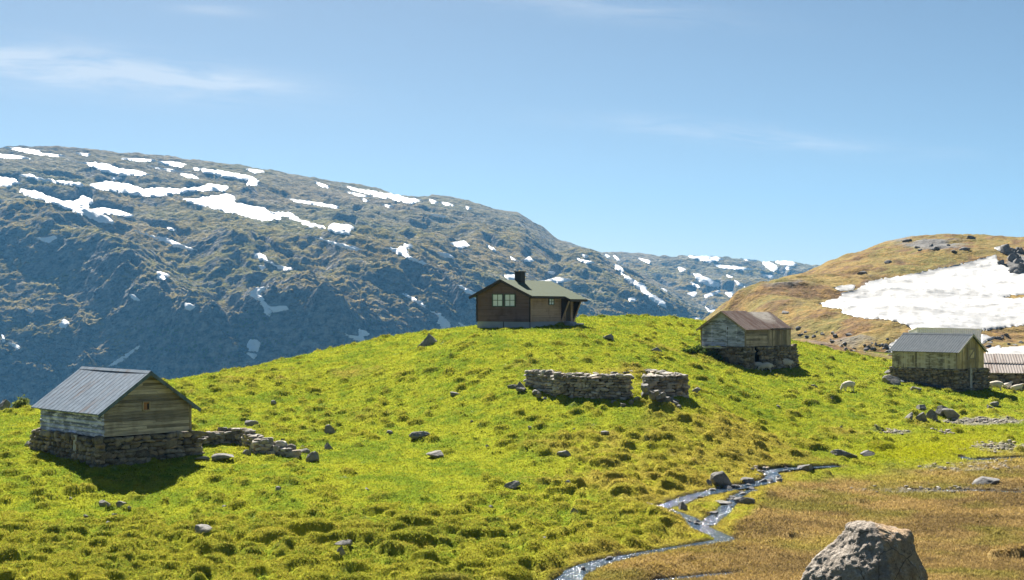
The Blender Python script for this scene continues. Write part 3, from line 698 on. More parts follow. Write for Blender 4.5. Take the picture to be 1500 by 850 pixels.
def dry_wall(mb, core, a, b, thick, ztop, zground, hs=(.13, .27), ls=(.22, .62), layers=(0,), batter=.05, rough_top=0., th=.34):
    """courses of stone from a to b (xy); 'layers' are offsets of stone faces across the thickness (0 = outer face, on the right of a->b)"""
    a = np.array(a, float); b = np.array(b, float); L = np.linalg.norm(b-a); t = (b-a)/L; n = np.array([t[1], -t[0]])
    ang = math.atan2(t[1], t[0])
    zmin = min(zground(*(a+t*L*k)) for k in np.linspace(0, 1, 9))-.25
    for off in layers:
        z = (max(ztop(k) for k in np.linspace(0, 1, 20)))
        while z > zmin:
            h = rng.uniform(*hs); s = rng.uniform(-.3, 0); tilt = rng.normal(0, .03)
            while s < L:
                l = rng.uniform(*ls)*(1.2 if h > .2 else 1.)*(.6 if rng.random() < .3 else 1.); hh = h*(rng.uniform(1.3, 1.9) if rng.random() < .16 else rng.uniform(.78, 1.12))
                mid = min(max(s+l/2, .06), L-.06); zt = ztop(mid/L)+rng.normal(0, rough_top)
                zc = z-h/2
                if zc < zt and zc > zground(*(a+t*mid))-.3:
                    dep = (ztop(.5)-zc)*batter
                    o = -off+dep+rng.normal(0, .035)
                    if off == 0: o -= th/2-.03
                    else: o += th/2 if off >= thick-.01 else 0; 
                    p = a+t*mid+n*o
                    stone(mb, (p[0], p[1], zc), (min(l, L)*1.0, th*rng.uniform(.85, 1.2), hh), (rng.normal(0, .08), rng.normal(0, .10), ang+rng.normal(0, .10)))
                s += l*.97
            z -= h*.95
    if core is not None:
        i = .12
        N = max(2, int(L/.5)); ks = np.linspace(0, 1, N+1)
        for k0, k1 in zip(ks[:-1], ks[1:]):
            ring = []
            for zz in (0, 1):
                for k, o in ((k0, -i), (k1, -i), (k1, -thick+i), (k0, -thick+i)):
                    p = a+t*L*k+n*o; ring.append((p[0], p[1], (min(ztop(k0), ztop(k1))-.1) if zz else zmin-.2))
            core.hexa(ring)

def rock_mesh(name, sx, sy, sz, seed, mat, cuts=7, sub=4, rough=.10, taper=0.):
    bm = bmesh.new(); bmesh.ops.create_icosphere(bm, subdivisions=sub, radius=1)
    r = random.Random(seed)
    pl = []
    for _ in range(cuts):
        n = Vector((r.gauss(0, 1), r.gauss(0, 1), r.gauss(.25, .8))).normalized(); pl.append((n, r.uniform(.38, .72)))
    o = Vector((r.uniform(0, 90), r.uniform(0, 90), r.uniform(0, 90)))
    for v in bm.verts:
        c = v.co.copy()
        c *= 1+.35*mnoise.noise(c*1.0+o)
        for n, d in pl:
            e = c.dot(n)-d
            if e > 0: c -= n*e*.985
        c *= 1+rough*.6*mnoise.fractal(c*2.6+o, .8, 2.1, 5)
        tp = 1-taper*max(0, min(1, (c.z+.4)/1.2)); v.co = Vector(((c.x*tp+taper*.25*max(0, c.z))*sx, c.y*tp*sy, c.z*sz))
    me = bpy.data.meshes.new(name); bm.to_mesh(me); bm.free()
    me.polygons.foreach_set('use_smooth', np.full(len(me.polygons), True)); me.materials.append(mat)
    if hasattr(me, 'set_sharp_from_angle'): me.set_sharp_from_angle(angle=math.radians(38))
    return me


# ------------------------------------------------------------------ buildings
class House:
    """local frame: origin at the corner nearest the viewer, +x along the wall running back right, +y along the wall running back left"""
    def __init__(s, name, px, d, alpha, label, cat, group=None, dz=0.):
        s.a = math.radians(alpha); s.sa, s.ca = math.sin(s.a), math.cos(s.a)
        s.px, s.d = px, d; s.x0 = (px-HX)/F*d
        s.z0 = G(s.x0, d)+dz
        s.e = tag(empty(name, (s.x0, d, s.z0), math.pi/2-s.a), label, cat, group)
    def lx(s, px): u = (px-HX)/F; return (u*s.d-s.x0)/(s.sa-u*s.ca)
    def ly(s, px): u = (px-HX)/F; return (u*s.d-s.x0)/(-s.ca-u*s.sa)
    def depth(s, x, y): return s.d+x*s.ca+y*s.sa
    def z(s, py, x=0, y=0): return (HY-py)/F*s.depth(x, y)-s.z0
    def world(s, x, y): return s.x0+x*s.sa-y*s.ca, s.d+x*s.ca+y*s.sa
    def ground(s, x, y): return G(*s.world(x, y))-s.z0
WX = lambda q, z, o: (q, -o, z)
WY = lambda q, z, o: (-o, q, z)

def hboards(mb, W, q0, q1, z0, z1, bw=.16, prof=None, th=.03, o=0., gap=.008, wob=.012):
    """lapped boards running along the wall; prof(z) narrows them to the gable"""
    z = z0
    while z < z1-.02:
        h = bw*random.uniform(.85, 1.15); zt = min(z+h, z1)
        a0, b0 = prof(z) if prof else (q0, q1); a1, b1 = prof(zt-gap) if prof else (q0, q1)
        k = random.uniform(-.2, 1)*wob; e = random.uniform(-.015, .015)
        cuts = [0, 1] if random.random() < .6 or b0-a0 < 1.5 else [0, random.uniform(.3, .7), 1]
        for c0, c1 in zip(cuts[:-1], cuts[1:]):
            L0 = lerp(a0, b0, c0); L1 = lerp(a0, b0, c1); U0 = lerp(a1, b1, c0); U1 = lerp(a1, b1, c1)
            g = .004; kk = k+random.uniform(0, .004); s0 = random.uniform(-.012, .012); s1 = random.uniform(-.012, .012)
            mb.hexa([W(L0+g, z+s0, o+kk), W(L1-g, z+s1, o+kk), W(L1-g, z+s1, o+kk+th), W(L0+g, z+s0, o+kk+th*1.0),
                     W(U0+g, zt-gap+s0, o+kk), W(U1-g, zt-gap+s1, o+kk), W(U1-g, zt-gap+s1, o+kk+th*.45), W(U0+g, zt-gap+s0, o+kk+th*.45)])
        z = zt
def vboards(mb, W, q0, q1, z0, top, bw=.14, th=.025, o=0., rag=.05):
    q = q0; n = 0
    while q < q1-.01:
        w = min(bw*random.uniform(.8, 1.2), q1-q); k = .014*(n % 2)+random.uniform(0, .008); zb = z0-random.uniform(0, rag); n += 1
        a, b = q+.004, q+w-.004; m = (a+b)/2
        t0, t1 = top(a), top(b)
        mb.hexa([W(a, zb, o+k), W(b, zb, o+k), W(b, zb, o+k+th), W(a, zb, o+k+th), W(a, t0, o+k), W(b, t1, o+k), W(b, t1, o+k+th), W(a, t0, o+k+th)])
        q += w
def logs(mb, W, q0, q1, z0, z1, n, r0=.0):
    h = (z1-z0)/n
    for i in range(n):
        zc = z0+h*(i+.5); e0 = random.uniform(0, .12); e1 = random.uniform(0, .12)
        A = []; B = []
        for k in range(8):
            t = 2*math.pi*k/8; dz = math.sin(t)*h*.51; do = math.cos(t)*h*.36
            A.append(W(q0-e0, zc+dz+random.uniform(-.006, .006), do-h*.22)); B.append(W(q1+e1, zc+dz+random.uniform(-.006, .006), do-h*.22))
        mb.prism(A, B)
def gable_roof(mb, LG, l0, l1, eave, ridge, ohl, ohr, swap, th=.05, period=.2, amp=.015, seam=0, sag=0., holes=None):
    """two slopes; g runs across the gable, l along the ridge"""
    half = LG/2; k = (ridge-eave)/half
    Mp = (lambda g, l, z: (l, g, z)) if swap else (lambda g, l, z: (g, l, z))
    nl = int((l1-l0)/(period/6 if not seam else .03)); ls = np.linspace(l0, l1, nl+1)
    for side, oh in ((0, ohl), (1, ohr)):
        gs = np.linspace(-oh, half, 9); top = []; bot = []
        for j, g in enumerate(gs):
            for l in ls:
                if seam:
                    f = ((l-l0) % seam)/seam; w = .022*math.exp(-((f-.5)*seam/.03)**2)
                else: w = amp*math.sin(2*math.pi*l/period)
                z = eave+k*g+w-sag*math.sin(math.pi*(l-l0)/(l1-l0))*(.3+.7*(g+oh)/(half+oh))
                gg = g if side == 0 else LG-g
                top.append(Mp(gg, l, z+th)); bot.append(Mp(gg, l, z))
        n = len(ls); G_ = len(gs); b = len(mb.v); mb.v += top+bot; N = n*G_
        fc = gridfaces(G_, n)
        mb.f += [tuple(int(b+i) for i in f) for f in fc]+[tuple(int(b+N+i) for i in f[::-1]) for f in fc]
        ring = list(range(n))+[r*n+n-1 for r in range(1, G_)]+[(G_-1)*n+c for c in range(n-2, -1, -1)]+[r*n for r in range(G_-2, 0, -1)]
        for i in range(len(ring)):
            p, q = ring[i], ring[(i+1) % len(ring)]; mb.f.append((b+p, b+q, b+N+q, b+N+p))
def core_house(mb, LX, LY, z0, eave, ridge, gable, i=.06):
    if gable == 'X':
        r = [(i, z0), (LX-i, z0), (LX-i, eave-.03), (LX/2, ridge-.04), (i, eave-.03)]
        mb.prism([(g, i, z) for g, z in r], [(g, LY-i, z) for g, z in r])
    else:
        r = [(i, z0), (LY-i, z0), (LY-i, eave-.03), (LY/2, ridge-.04), (i, eave-.03)]
        mb.prism([(i, g, z) for g, z in r], [(LX-i, g, z) for g, z in r])
def frame_win(H, W, q0, q1, z0, z1, fm, pane_mat, o=.03, fw=.07, mull=(1, 1), mm=None, name='window'):
    f = MB(); d = .06
    for a, b, c, e in ((q0-fw, q1+fw, z1, z1+fw), (q0-fw, q1+fw, z0-fw, z0), (q0-fw, q0, z0, z1), (q1, q1+fw, z0, z1)):
        f.hexa([W(a, c, o), W(b, c, o), W(b, c, o+d), W(a, c, o+d), W(a, e, o), W(b, e, o), W(b, e, o+d), W(a, e, o+d)])
    w = f.build(name, fm, H.e)
    p = MB(); p.hexa([W(q0, z0, o-.01), W(q1, z0, o-.01), W(q1, z0, o+.02), W(q0, z0, o+.02), W(q0, z1, o-.01), W(q1, z1, o-.01), W(q1, z1, o+.02), W(q0, z1, o+.02)])
    p.build('pane', pane_mat, w)
    if mull and mm:
        g = MB(); t = .022
        for i in range(1, mull[0]+1):
            q = lerp(q0, q1, i/(mull[0]+1)); g.hexa([W(q-t, z0, o+.021), W(q+t, z0, o+.021), W(q+t, z0, o+.045), W(q-t, z0, o+.045), W(q-t, z1, o+.021), W(q+t, z1, o+.021), W(q+t, z1, o+.045), W(q-t, z1, o+.045)])
        for i in range(1, mull[1]+1):
            z = lerp(z0, z1, i/(mull[1]+1)); g.hexa([W(q0, z-t, o+.0215), W(q1, z-t, o+.0215), W(q1, z-t, o+.042), W(q0, z-t, o+.042), W(q0, z+t, o+.0215), W(q1, z+t, o+.0215), W(q1, z+t, o+.042), W(q0, z+t, o+.042)])
        g.build('muntin', mm, w)
    return w
def slab(mb, W, q0, q1, z0, z1, o0, o1):
    mb.hexa([W(q0, z0, o0), W(q1, z0, o0), W(q1, z0, o1), W(q0, z0, o1), W(q0, z1, o0), W(q1, z1, o0), W(q1, z1, o1), W(q0, z1, o1)])
def rake(mb, pts, w, h):
    for a, b in zip(pts[:-1], pts[1:]): mb.bar(a, b, w, h)

# --- log barn on the left
H = House('log_barn', 148, 67.5, 45, 'old log barn with pale metal roof and stone base at the left of the meadow', 'barn')
LX, LY = H.lx(280), H.ly(60)
zt = H.z(641); ze = H.z(607)+.22; zr = H.z(543.5, LX/2, 0)-.05
prof = lambda z: (0, LX) if z < ze else (LX/2*(z-ze)/(zr-ze), LX-LX/2*(z-ze)/(zr-ze))
mb = MB(); core_house(mb, LX, LY, zt, ze, zr, 'X', .09); mb.build('inner_wall', M['oldwood_x'], H.e)
mb = MB(); hboards(mb, WX, 0, LX, zt, zr-.05, .145, prof, .045, -.02, .022, .03); mb.build('gable_boards', M['oldwood_x'], H.e)
mb = MB(); logs(mb, WY, -.08, LY, zt-.02, ze, 7); mb.build('log_wall', M['oldwood_y'], H.e)
mb = MB()
for q in (0.02, LX-.14): mb = MB(); slab(mb, WX, q, q+.12, zt-.25 if q < 1 else zt, ze-.02, .036, .07); mb.build('corner_board', M['postwood'], H.e)
mb = MB(); gable_roof(mb, LX, -.35, LY+.45, ze, zr, .34, .34, False, .045, seam=.45, sag=.05); rf = mb.build('roof', M['zinc'], H.e, smooth=False)
mb = MB(); k = (zr-ze)/(LX/2)
mb.prism([(LX/2-.16, -.36, zr-.16*k+.06), (LX/2, -.36, zr+.075), (LX/2+.16, -.36, zr-.16*k+.06), (LX/2, -.36, zr+.03)], [(LX/2-.16, LY+.46, zr-.16*k+.06), (LX/2, LY+.46, zr+.075), (LX/2+.16, LY+.46, zr-.16*k+.06), (LX/2, LY+.46, zr+.03)])
mb.build('ridge_cap', M['zinc'], rf)
mb = MB(); mb.bar((-.34, -.37, ze-.34*k-.05), (LX/2, -.37, zr-.05), .035, .17); mb.bar((LX+.34, -.372, ze-.34*k-.05), (LX/2, -.372, zr-.05), .035, .17)
mb.build('barge_board', M['zinc'], rf)
f = frame_win(H, WX, LX*.485-.17, LX*.485+.15, H.z(604), H.z(593), M['postwood'], M['orange'], .03, .05, None)
f.name = 'window'
mb = MB(); q = LX*.485-.01; slab(mb, WX, q+.05, q+.15, H.z(604)+.02, H.z(593)-.06, .052, .056); mb.build('window_gap', M['black'], f)
mb = MB(); co = MB(); B0 = .25
gl = H.ground
dry_wall(mb, co, (-B0, LY+.6), (-B0, -B0), .7, lambda k: zt-.02, gl, batter=.14)
dry_wall(mb, co, (-B0, -B0), (LX+.3, -B0), .7, lambda k: zt-.02, gl, batter=.08, hs=(.12, .30), ls=(.3, .8))
dry_wall(mb, co, (LX+.3, -B0), (LX+.3, LY+.4), .6, lambda k: zt-.05, gl)
sb = mb.build('stone_base', M['dry'], H.e, smooth=True); co.box(.2, LX-.2, .2, LY-.2, gl(0, 0)-1., zt-.1); co.build('stone_core', M['core'], sb)
mb = MB(); y0 = H.ly(120)-.1; mb.hexa([(-B0-.16, y0, gl(-.5, y0)-.1), (-B0-.10, y0, gl(-.5, y0)-.1), (-B0-.10, y0+.30, gl(-.5, y0)-.1), (-B0-.16, y0+.30, gl(-.5, y0)-.1), (-B0-.10, y0, zt+.0), (-B0-.04, y0, zt), (-B0-.04, y0+.30, zt), (-B0-.10, y0+.30, zt)])
mb.build('door_post', M['pale'], H.e)
mb = MB(); slab(mb, WY, y0+.34, y0+.95, gl(-.5, y0)-.1, zt-.12, B0-.05, B0+.03); mb.build('door_opening', M['black'], H.e)

# low ruined wall running off that barn
def wall_line(name, pix, hts, thick, label, cat, mat, rough=.10, hs=(.14, .28), ls=(.25, .6), group=None, closed=None, ends=True):
    pts = [hit(px, py) for px, py in pix]
    o0 = Vector((pts[0][0], pts[0][1], G(pts[0][0], pts[0][1])))
    mb = MB(); co = MB()
    zg = lambda x, y: G(x+o0.x, y+o0.y)-o0.z
    for i in range(len(pts)-1):
        a = (pts[i][0]-o0.x, pts[i][1]-o0.y); b = (pts[i+1][0]-o0.x, pts[i+1][1]-o0.y)
        za = zg(*a)+hts[i]; zb_ = zg(*b)+hts[i+1]
        dry_wall(mb, co, a, b, thick, lambda k: lerp(za, zb_, k), zg, hs, ls, (0, thick), .06, rough, th=thick*.52)
    e = tag(empty(name, o0), label, cat, group)
    w = mb.build('stones', mat, e, smooth=True); co.build('wall_fill', M['core'], w)
    return e
wall_line('stone_wall', [(288,657),(322,650),(351,650),(374,664),(431,671)], [.65,.55,.85,.75,.35], .55, 'low broken dry stone wall running right from the zinc roofed log barn', 'stone wall', M['dryl'])

# --- brown cabin
H = House('brown_cabin', 777, 108, 33, 'dark brown wooden cabin with green roof and chimney on the hilltop', 'cabin')
LX, LY = H.lx(843), H.ly(698); gl = H.ground
zc = H.z(471.5); ze = H.z(432.5); zr = H.z(411, 0, LY/2)-.05
prof = lambda z: (0, LY) if z < ze else (LY/2*(z-ze)/(zr-ze), LY-LY/2*(z-ze)/(zr-ze))
mb = MB(); core_house(mb, LX, LY, zc, ze, zr, 'Y', .05); mb.build('inner_wall', M['dkwood'], H.e)
mb = MB(); hboards(mb, WY, 0, LY, zc, zr-.05, .155, prof, .03, -.03, .004, .004); mb.build('gable_siding', M['brown'], H.e)
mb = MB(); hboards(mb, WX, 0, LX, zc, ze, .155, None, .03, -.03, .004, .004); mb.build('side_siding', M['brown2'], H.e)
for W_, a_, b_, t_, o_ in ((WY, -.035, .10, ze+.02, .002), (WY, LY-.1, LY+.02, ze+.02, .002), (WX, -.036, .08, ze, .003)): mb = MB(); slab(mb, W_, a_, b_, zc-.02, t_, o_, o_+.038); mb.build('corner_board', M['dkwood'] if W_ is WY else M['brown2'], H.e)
mb = MB(); zb0 = min(gl(0, 0), gl(LX, 0), gl(0, LY))-.6; mb.box(.04, LX-.04, .04, LY-.04, zb0, zc-.005); fnd = mb.build('foundation', M['concrete'], H.e)
for q in (.02, LY*.49): mb = MB(); slab(mb, WY, q, q+.06, zb0, zc-.006, -.02, -.01); mb.build('foundation_joint', M['dkwood'], fnd)
k = (zr-ze)/(LY/2); E0 = .42; l0, l1 = -.4, LX+.35; lx0 = H.lx(822)-.1; EX = .92
mb = MB()
def rslab(mb, l0, l1, g0, side, th=.10):
    f = (lambda g: g) if side == 0 else (lambda g: LY-g)
    mb.prism([(l0, f(g0), ze+k*g0+.02), (l1, f(g0), ze+k*g0+.02), (l1, f(LY/2), zr+.02), (l0, f(LY/2), zr+.02)], [(l0, f(g0), ze+k*g0+.02+th), (l1, f(g0), ze+k*g0+.02+th), (l1, f(LY/2), zr+.02+th), (l0, f(LY/2), zr+.02+th)])
rslab(mb, l0, l1, -E0, 0); rslab(mb, l0, l1, -E0, 1)
f0 = -EX; f1 = -E0
mb.prism([(lx0, f0, ze+k*f0+.021), (l1, f0, ze+k*f0+.021), (l1, f1, ze+k*f1+.021), (lx0, f1, ze+k*f1+.021)], [(lx0, f0, ze+k*f0+.119), (l1, f0, ze+k*f0+.119), (l1, f1, ze+k*f1+.119), (lx0, f1, ze+k*f1+.119)])
rf = mb.build('roof', M['felt'], H.e)
mb = MB()
for s_ in (0, 1):
    f = (lambda g: g) if s_ == 0 else (lambda g: LY-g)
    mb.bar((l0-.02, f(-E0-.02), ze-k*E0-.02), (l0-.02, f(LY/2), zr+.04), .04, .20)
mb.bar((l0, -E0-.025, ze-k*E0+.0), (lx0, -E0-.025, ze-k*E0+.0), .04, .17)
mb.bar((lx0, -EX-.025, ze-k*EX+.0), (l1, -EX-.025, ze-k*EX+.0), .04, .17)
mb.bar((lx0-.02, -E0, ze-k*E0+.0), (lx0-.02, -EX, ze-k*EX+.0), .04, .17)
mb.bar((l1+.02, -EX-.02, ze-k*EX), (l1+.02, LY/2, zr+.02), .04, .18)
mb.build('fascia', M['dkwood'], rf)
for px0, px1 in ((722.6, 736.2), (740.4, 754.2)):
    q1, q0 = H.ly(px0), H.ly(px1); w_ = frame_win(H, WY, q0, q1, H.z(448.2, 0, q0), H.z(431.8, 0, q0), M['greenframe'], M['glass'], .012, .075, (1, 1), M['greenframe'])
q0, q1 = H.lx(804), H.lx(810.5); frame_win(H, WX, q0, q1, H.z(446, q0), H.z(438.4, q0), M['greenframe'], M['glass'], .012, .06, (1, 1), M['greenframe'])
mb = MB(); cx = H.lx(776)*.92; cg = LY/2-.28
cx = 2.05
mb.box(cx-.32, cx+.32, cg-.30, cg+.30, zr-.5, H.z(399, cx, cg)); mb.box(cx-.37, cx+.37, cg-.35, cg+.35, H.z(399, cx, cg), H.z(397.5, cx, cg)); mb.build('chimney', M['soot'], rf)
for l in (lx0+.12, LX-.35):
    mb = MB(); zt_ = ze-k*EX+.02
    mb.prism([(l, .01, zc+.1), (l, .01, ze-.0), (l, -EX+.1, zt_-.02), (l, -EX+.22, zt_-.12)], [(l+.06, .01, zc+.1), (l+.06, .01, ze-.0), (l+.06, -EX+.1, zt_-.02), (l+.06, -EX+.22, zt_-.12)])
    o = mb.build('porch_bracket', M['dkwood'], H.e)
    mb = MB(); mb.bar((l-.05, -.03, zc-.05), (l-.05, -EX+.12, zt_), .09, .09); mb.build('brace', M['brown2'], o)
mb = MB(); qd = lx0+.75; slab(mb, WX, qd, qd+.8, zc, zc+1.95, .004, .05); dr = mb.build('door', M['dkwood'], H.e)
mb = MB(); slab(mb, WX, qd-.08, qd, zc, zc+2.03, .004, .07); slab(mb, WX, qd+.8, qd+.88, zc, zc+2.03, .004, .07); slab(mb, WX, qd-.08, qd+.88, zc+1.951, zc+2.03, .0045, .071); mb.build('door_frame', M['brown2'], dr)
mb = MB(); mb.box(qd-.4, qd+1.4, -1.0, -.02, gl(qd, -.5)-.3, gl(qd, -.5)+.18); mb.box(qd-.1, qd+1.0, -.5, -.022, gl(qd, -.5)+.18, zc-.05); mb.build('doorstep', M['concrete'], H.e, bevel=.03)

# --- weathered barn in the middle right
H = House('weathered_barn', 1093, 105, 42, 'weathered blue grey barn with rusty brown roof and sheep at its stone base', 'barn')
LX, LY = H.lx(1158), H.ly(1027); gl = H.ground
zt = H.z(508); ze = H.z(481.5); zr = H.z(455.5, 0, LY/2)-.05; k = (zr-ze)/(LY/2)
prof = lambda z: (0, LY) if z < ze else (LY/2*(z-ze)/(zr-ze), LY-LY/2*(z-ze)/(zr-ze))
mb = MB(); core_house(mb, LX, LY, zt, ze, zr, 'Y', .07); mb.build('inner_wall', M['oldwood_x'], H.e)
mb = MB(); hboards(mb, WY, 0, LY, zt, zr-.03, .17, prof, .035, -.02, .012, .03); gb = mb.build('gable_boards', M['bluewood'], H.e)
mb = MB(); qa, qb = H.ly(1079), H.ly(1065.5); vboards(mb, WY, qa, qb, zt+.02, lambda q: zt+1.55, .2, .03, .025, .0); dr = mb.build('door', M['bluewood'], H.e)
q_ = H.ly(1044)
for a_, b_, n_ in ((qa-.07, qa, 'door_post'), (qb, qb+.07, 'door_post'), (q_, q_+.07, 'wall_batten')): mb = MB(); slab(mb, WY, a_, b_, zt, zt+1.6, .02, .075); mb.build(n_, M['oldwood_y'], dr if n_ == 'door_post' else H.e)
mb = MB(); slab(mb, WY, qb-.26, qb-.02, zt+1.3, zt+1.5, .058, .066); mb.build('door_gap', M['black'], dr)
xs = H.lx(1124)
mb = MB(); hboards(mb, WX, 0, xs, zt, ze, .2, None, .04, -.02, .015, .03); mb.build('side_boards', M['midwood'], H.e)
mb = MB(); vboards(mb, WX, xs+.02, LX, zt-.02, lambda q: ze-.01, .15, .03, .0, .06); mb.build('upright_boards', M['midvert'], H.e)
for a_ in (0., LY-.1): mb = MB(); slab(mb, WY, a_, a_+.1, zt-.08, ze, .02, .07); mb.build('corner_board', M['postwood'], H.e)
mb = MB(); xr = xs+.15
gable_roof(mb, LY, -.35, xr, ze, zr, .22, .22, True, .05, .16, .012, sag=.0); gable_roof(mb, LY, xr-.12, LX+.25, ze-.075, zr-.075, .12, .2, True, .05, .16, .012, sag=.06)
rf = mb.build('roof', M['rustroof'], H.e)
mb = MB(); mb.bar((-.36, -.22, ze-k*.22-.04), (-.36, LY/2, zr-.04), .03, .15); mb.bar((-.362, LY+.22, ze-k*.22-.04), (-.362, LY/2, zr-.04), .03, .15); mb.build('barge_board', M['midvert'], rf)
mb = MB(); co = MB(); B0 = .12; xd0, xd1 = H.lx(1101.5), H.lx(1112)
dry_wall(mb, co, (-B0, LY+.15), (-B0, -B0), .6, lambda k: zt-.03, gl, batter=.10, hs=(.14, .3))
dry_wall(mb, co, (-B0, -B0), (xd0, -B0), .6, lambda k: zt-.03, gl, batter=.06)
mb.build('stone_base', M['dry'], H.e, smooth=True); mb = MB()
dry_wall(mb, co, (xd1, -B0), (LX+.55, -B0), .6, lambda k: zt-.03, gl, batter=.2, hs=(.14, .3))
dry_wall(mb, co, (LX+.5, -B0), (LX+.5, LY+.2), .6, lambda k: zt-.3, gl, batter=.1)
sb = mb.build('stone_base', M['dry'], H.e, smooth=True); co.box(.5, LX-.2, .6, LY-.2, gl(0, 0)-1.2, zt-.1); co.build('stone_core', M['core'], sb)
mb = MB(); slab(mb, WX, xd0-.12, xd0+.02, gl(xd0, -.1)-.2, zt-.05, B0+.0, B0+.1); mb.build('door_post', M['postwood'], H.e)
mb = MB(); slab(mb, WY, LY*.45, LY+.0, zt-.16, zt-.04, .10, .5); mb.build('sill_plank', M['pale'], H.e)

# --- olive barn on the right
H = House('olive_barn', 1402, 106, 50, 'small barn with blue grey metal roof and yellowish board walls on stone base', 'barn')
LX, LY = H.lx(1441), H.ly(1307); gl = H.ground
zt = H.z(541); ze = H.z(516.5)+.1; zr = H.z(489.5, LX/2, 0)-.05; k = (zr-ze)/(LX/2)
mb = MB(); core_house(mb, LX, LY, zt, ze, zr, 'X', .05); mb.build('inner_wall', M['olive'], H.e)
mb = MB(); vboards(mb, WX, 0, LX, zt, lambda q: ze+(zr-ze)*(1-abs(q-LX/2)/(LX/2))-.02, .16, .025, -.02, .03); mb.build('gable_boards', M['tan'], H.e)
mb = MB(); vboards(mb, WY, 0, LY, zt, lambda q: ze-.01, .15, .025, -.02, .03); mb.build('side_boards', M['olive'], H.e)
mb = MB(); slab(mb, WY, -.03, .07, zt-.03, ze, .012, .045); mb.build('corner_board', M['postwood'], H.e)
mb = MB(); gable_roof(mb, LX, -.25, LY+.25, ze, zr, .22, .22, False, .04, .24, .013); rf = mb.build('roof', M['zincY'], H.e)
mb = MB(); mb.prism([(LX/2-.14, -.26, zr-.14*k+.07), (LX/2, -.26, zr+.09), (LX/2+.14, -.26, zr-.14*k+.07), (LX/2, -.26, zr+.04)], [(LX/2-.14, LY+.26, zr-.14*k+.07), (LX/2, LY+.26, zr+.09), (LX/2+.14, LY+.26, zr-.14*k+.07), (LX/2, LY+.26, zr+.04)]); mb.build('ridge_cap', M['zincY'], rf)
mb = MB(); mb.bar((-.22, -.265, ze-.22*k-.03), (LX/2, -.265, zr-.03), .025, .13); mb.bar((LX+.22, -.267, ze-.22*k-.03), (LX/2, -.267, zr-.03), .025, .13); mb.build('barge_board', M['olive'], rf)
qa, qb = H.lx(1417.5), H.lx(1426.5); za, zb_ = H.z(526.5, qa), H.z(511, qa)
mb = MB(); vboards(mb, WX, qa, qb, za, lambda q: zb_, .2, .025, .03, 0); ht = mb.build('hatch', M['tan'], H.e)
mb = MB(); slab(mb, WX, qa, qb, za, za+.08, .07, .095); slab(mb, WX, qa, qb, zb_-.08, zb_, .07, .095); slab(mb, WX, qa-.06, qa, za-.03, zb_+.03, .03, .10); slab(mb, WX, qb, qb+.06, za-.03, zb_+.03, .03, .10)
mb.hexa([WX(qa, za+.08, .071), WX(qa+.09, za+.08, .071), WX(qa+.09, za+.08, .094), WX(qa, za+.08, .094), WX(qb-.09, zb_-.08, .071), WX(qb, zb_-.08, .071), WX(qb, zb_-.08, .094), WX(qb-.09, zb_-.08, .094)])
mb.build('hatch_brace', M['postwood'], ht)
mb = MB(); co = MB(); B0 = .08
dry_wall(mb, co, (-B0, LY+.1), (-B0, -B0), .55, lambda k: zt-.02, gl, batter=.05, hs=(.09, .2), ls=(.2, .5))
xd = H.lx(1418)
dry_wall(mb, co, (-B0, -B0), (LX+.55, -B0), .55, lambda k: zt-.02, gl, batter=.05, hs=(.1, .22))
dry_wall(mb, co, (LX+.5, -B0), (LX+.5, LY+.1), .55, lambda k: zt-.1, gl)
sb = mb.build('stone_base', M['dry'], H.e, smooth=True); co.box(.3, LX-.1, .3, LY-.1, gl(0, 0)-1.2, zt-.1); co.build('stone_core', M['core'], sb)
mb = MB(); slab(mb, WX, xd, xd+.3, gl(xd, -.1)-.2, zt+.02, B0+.06, B0+.12); mb.build('door_post', M['pale'], H.e)
mb = MB(); slab(mb, WX, xd+.32, xd+.75, gl(xd, -.1)-.2, zt-.1, B0-.1, B0+.04); mb.build('door_opening', M['black'], H.e)
# sheet metal strip lying along its foot
mb = MB(); n = 7
for i in range(n):
    y0 = LY*.98-(LY*.9)*i/n; y1 = y0-LY*.9/n*.97; o_ = .45+.06*math.sin(i*2.1)
    mb.hexa([(-o_-.3, y0, gl(-o_-.3, y0)+.10), (-o_, y0, gl(-o_, y0)+.22), (-o_, y0, gl(-o_, y0)+.24), (-o_-.3, y0, gl(-o_-.3, y0)+.13), (-o_-.3, y1, gl(-o_-.3, y1)+.10), (-o_, y1, gl(-o_, y1)+.22), (-o_, y1, gl(-o_, y1)+.24), (-o_-.3, y1, gl(-o_-.3, y1)+.13)])
o = mb.build('metal_strip', M['zincY'], None); o.location = H.e.location; o.rotation_euler = H.e.rotation_euler
tag(o, 'long blue grey metal strip lying along the stone base of the olive board barn', 'sheet metal')

# --- white corrugated shed behind it
H = House('corrugated_shed', 1343.5, 123, 93, 'pale corrugated metal shed standing behind the metal roofed small barn', 'shed')
LX = H.lx(1437); LY = 3.2; gl = H.ground; zb = min(gl(0, 0), gl(LX, 0))-.8; z0 = H.z(480.5); 
def corr(mb, W, q0, q1, zb, zf, o, period=.19, amp=.018):
    n = int((q1-q0)/period*6); A = []
    for i in range(n+1):
        q = lerp(q0, q1, i/n); w = amp*math.sin(2*math.pi*(q-q0)/period)
        A.append((W(q, zb, o+w), W(q, zf(q), o+w), W(q, zf(q), o+w-.03), W(q, zb, o+w-.03)))
    b = len(mb.v)
    for a in A: mb.v += [tuple(p) for p in a]
    for i in range(n):
        for j in range(4): mb.f.append((b+i*4+j, b+i*4+(j+1) % 4, b+i*4+4+(j+1) % 4, b+i*4+4+j))
    mb.f.append((b, b+1, b+2, b+3)); e = b+n*4; mb.f.append((e, e+1, e+2, e+3))
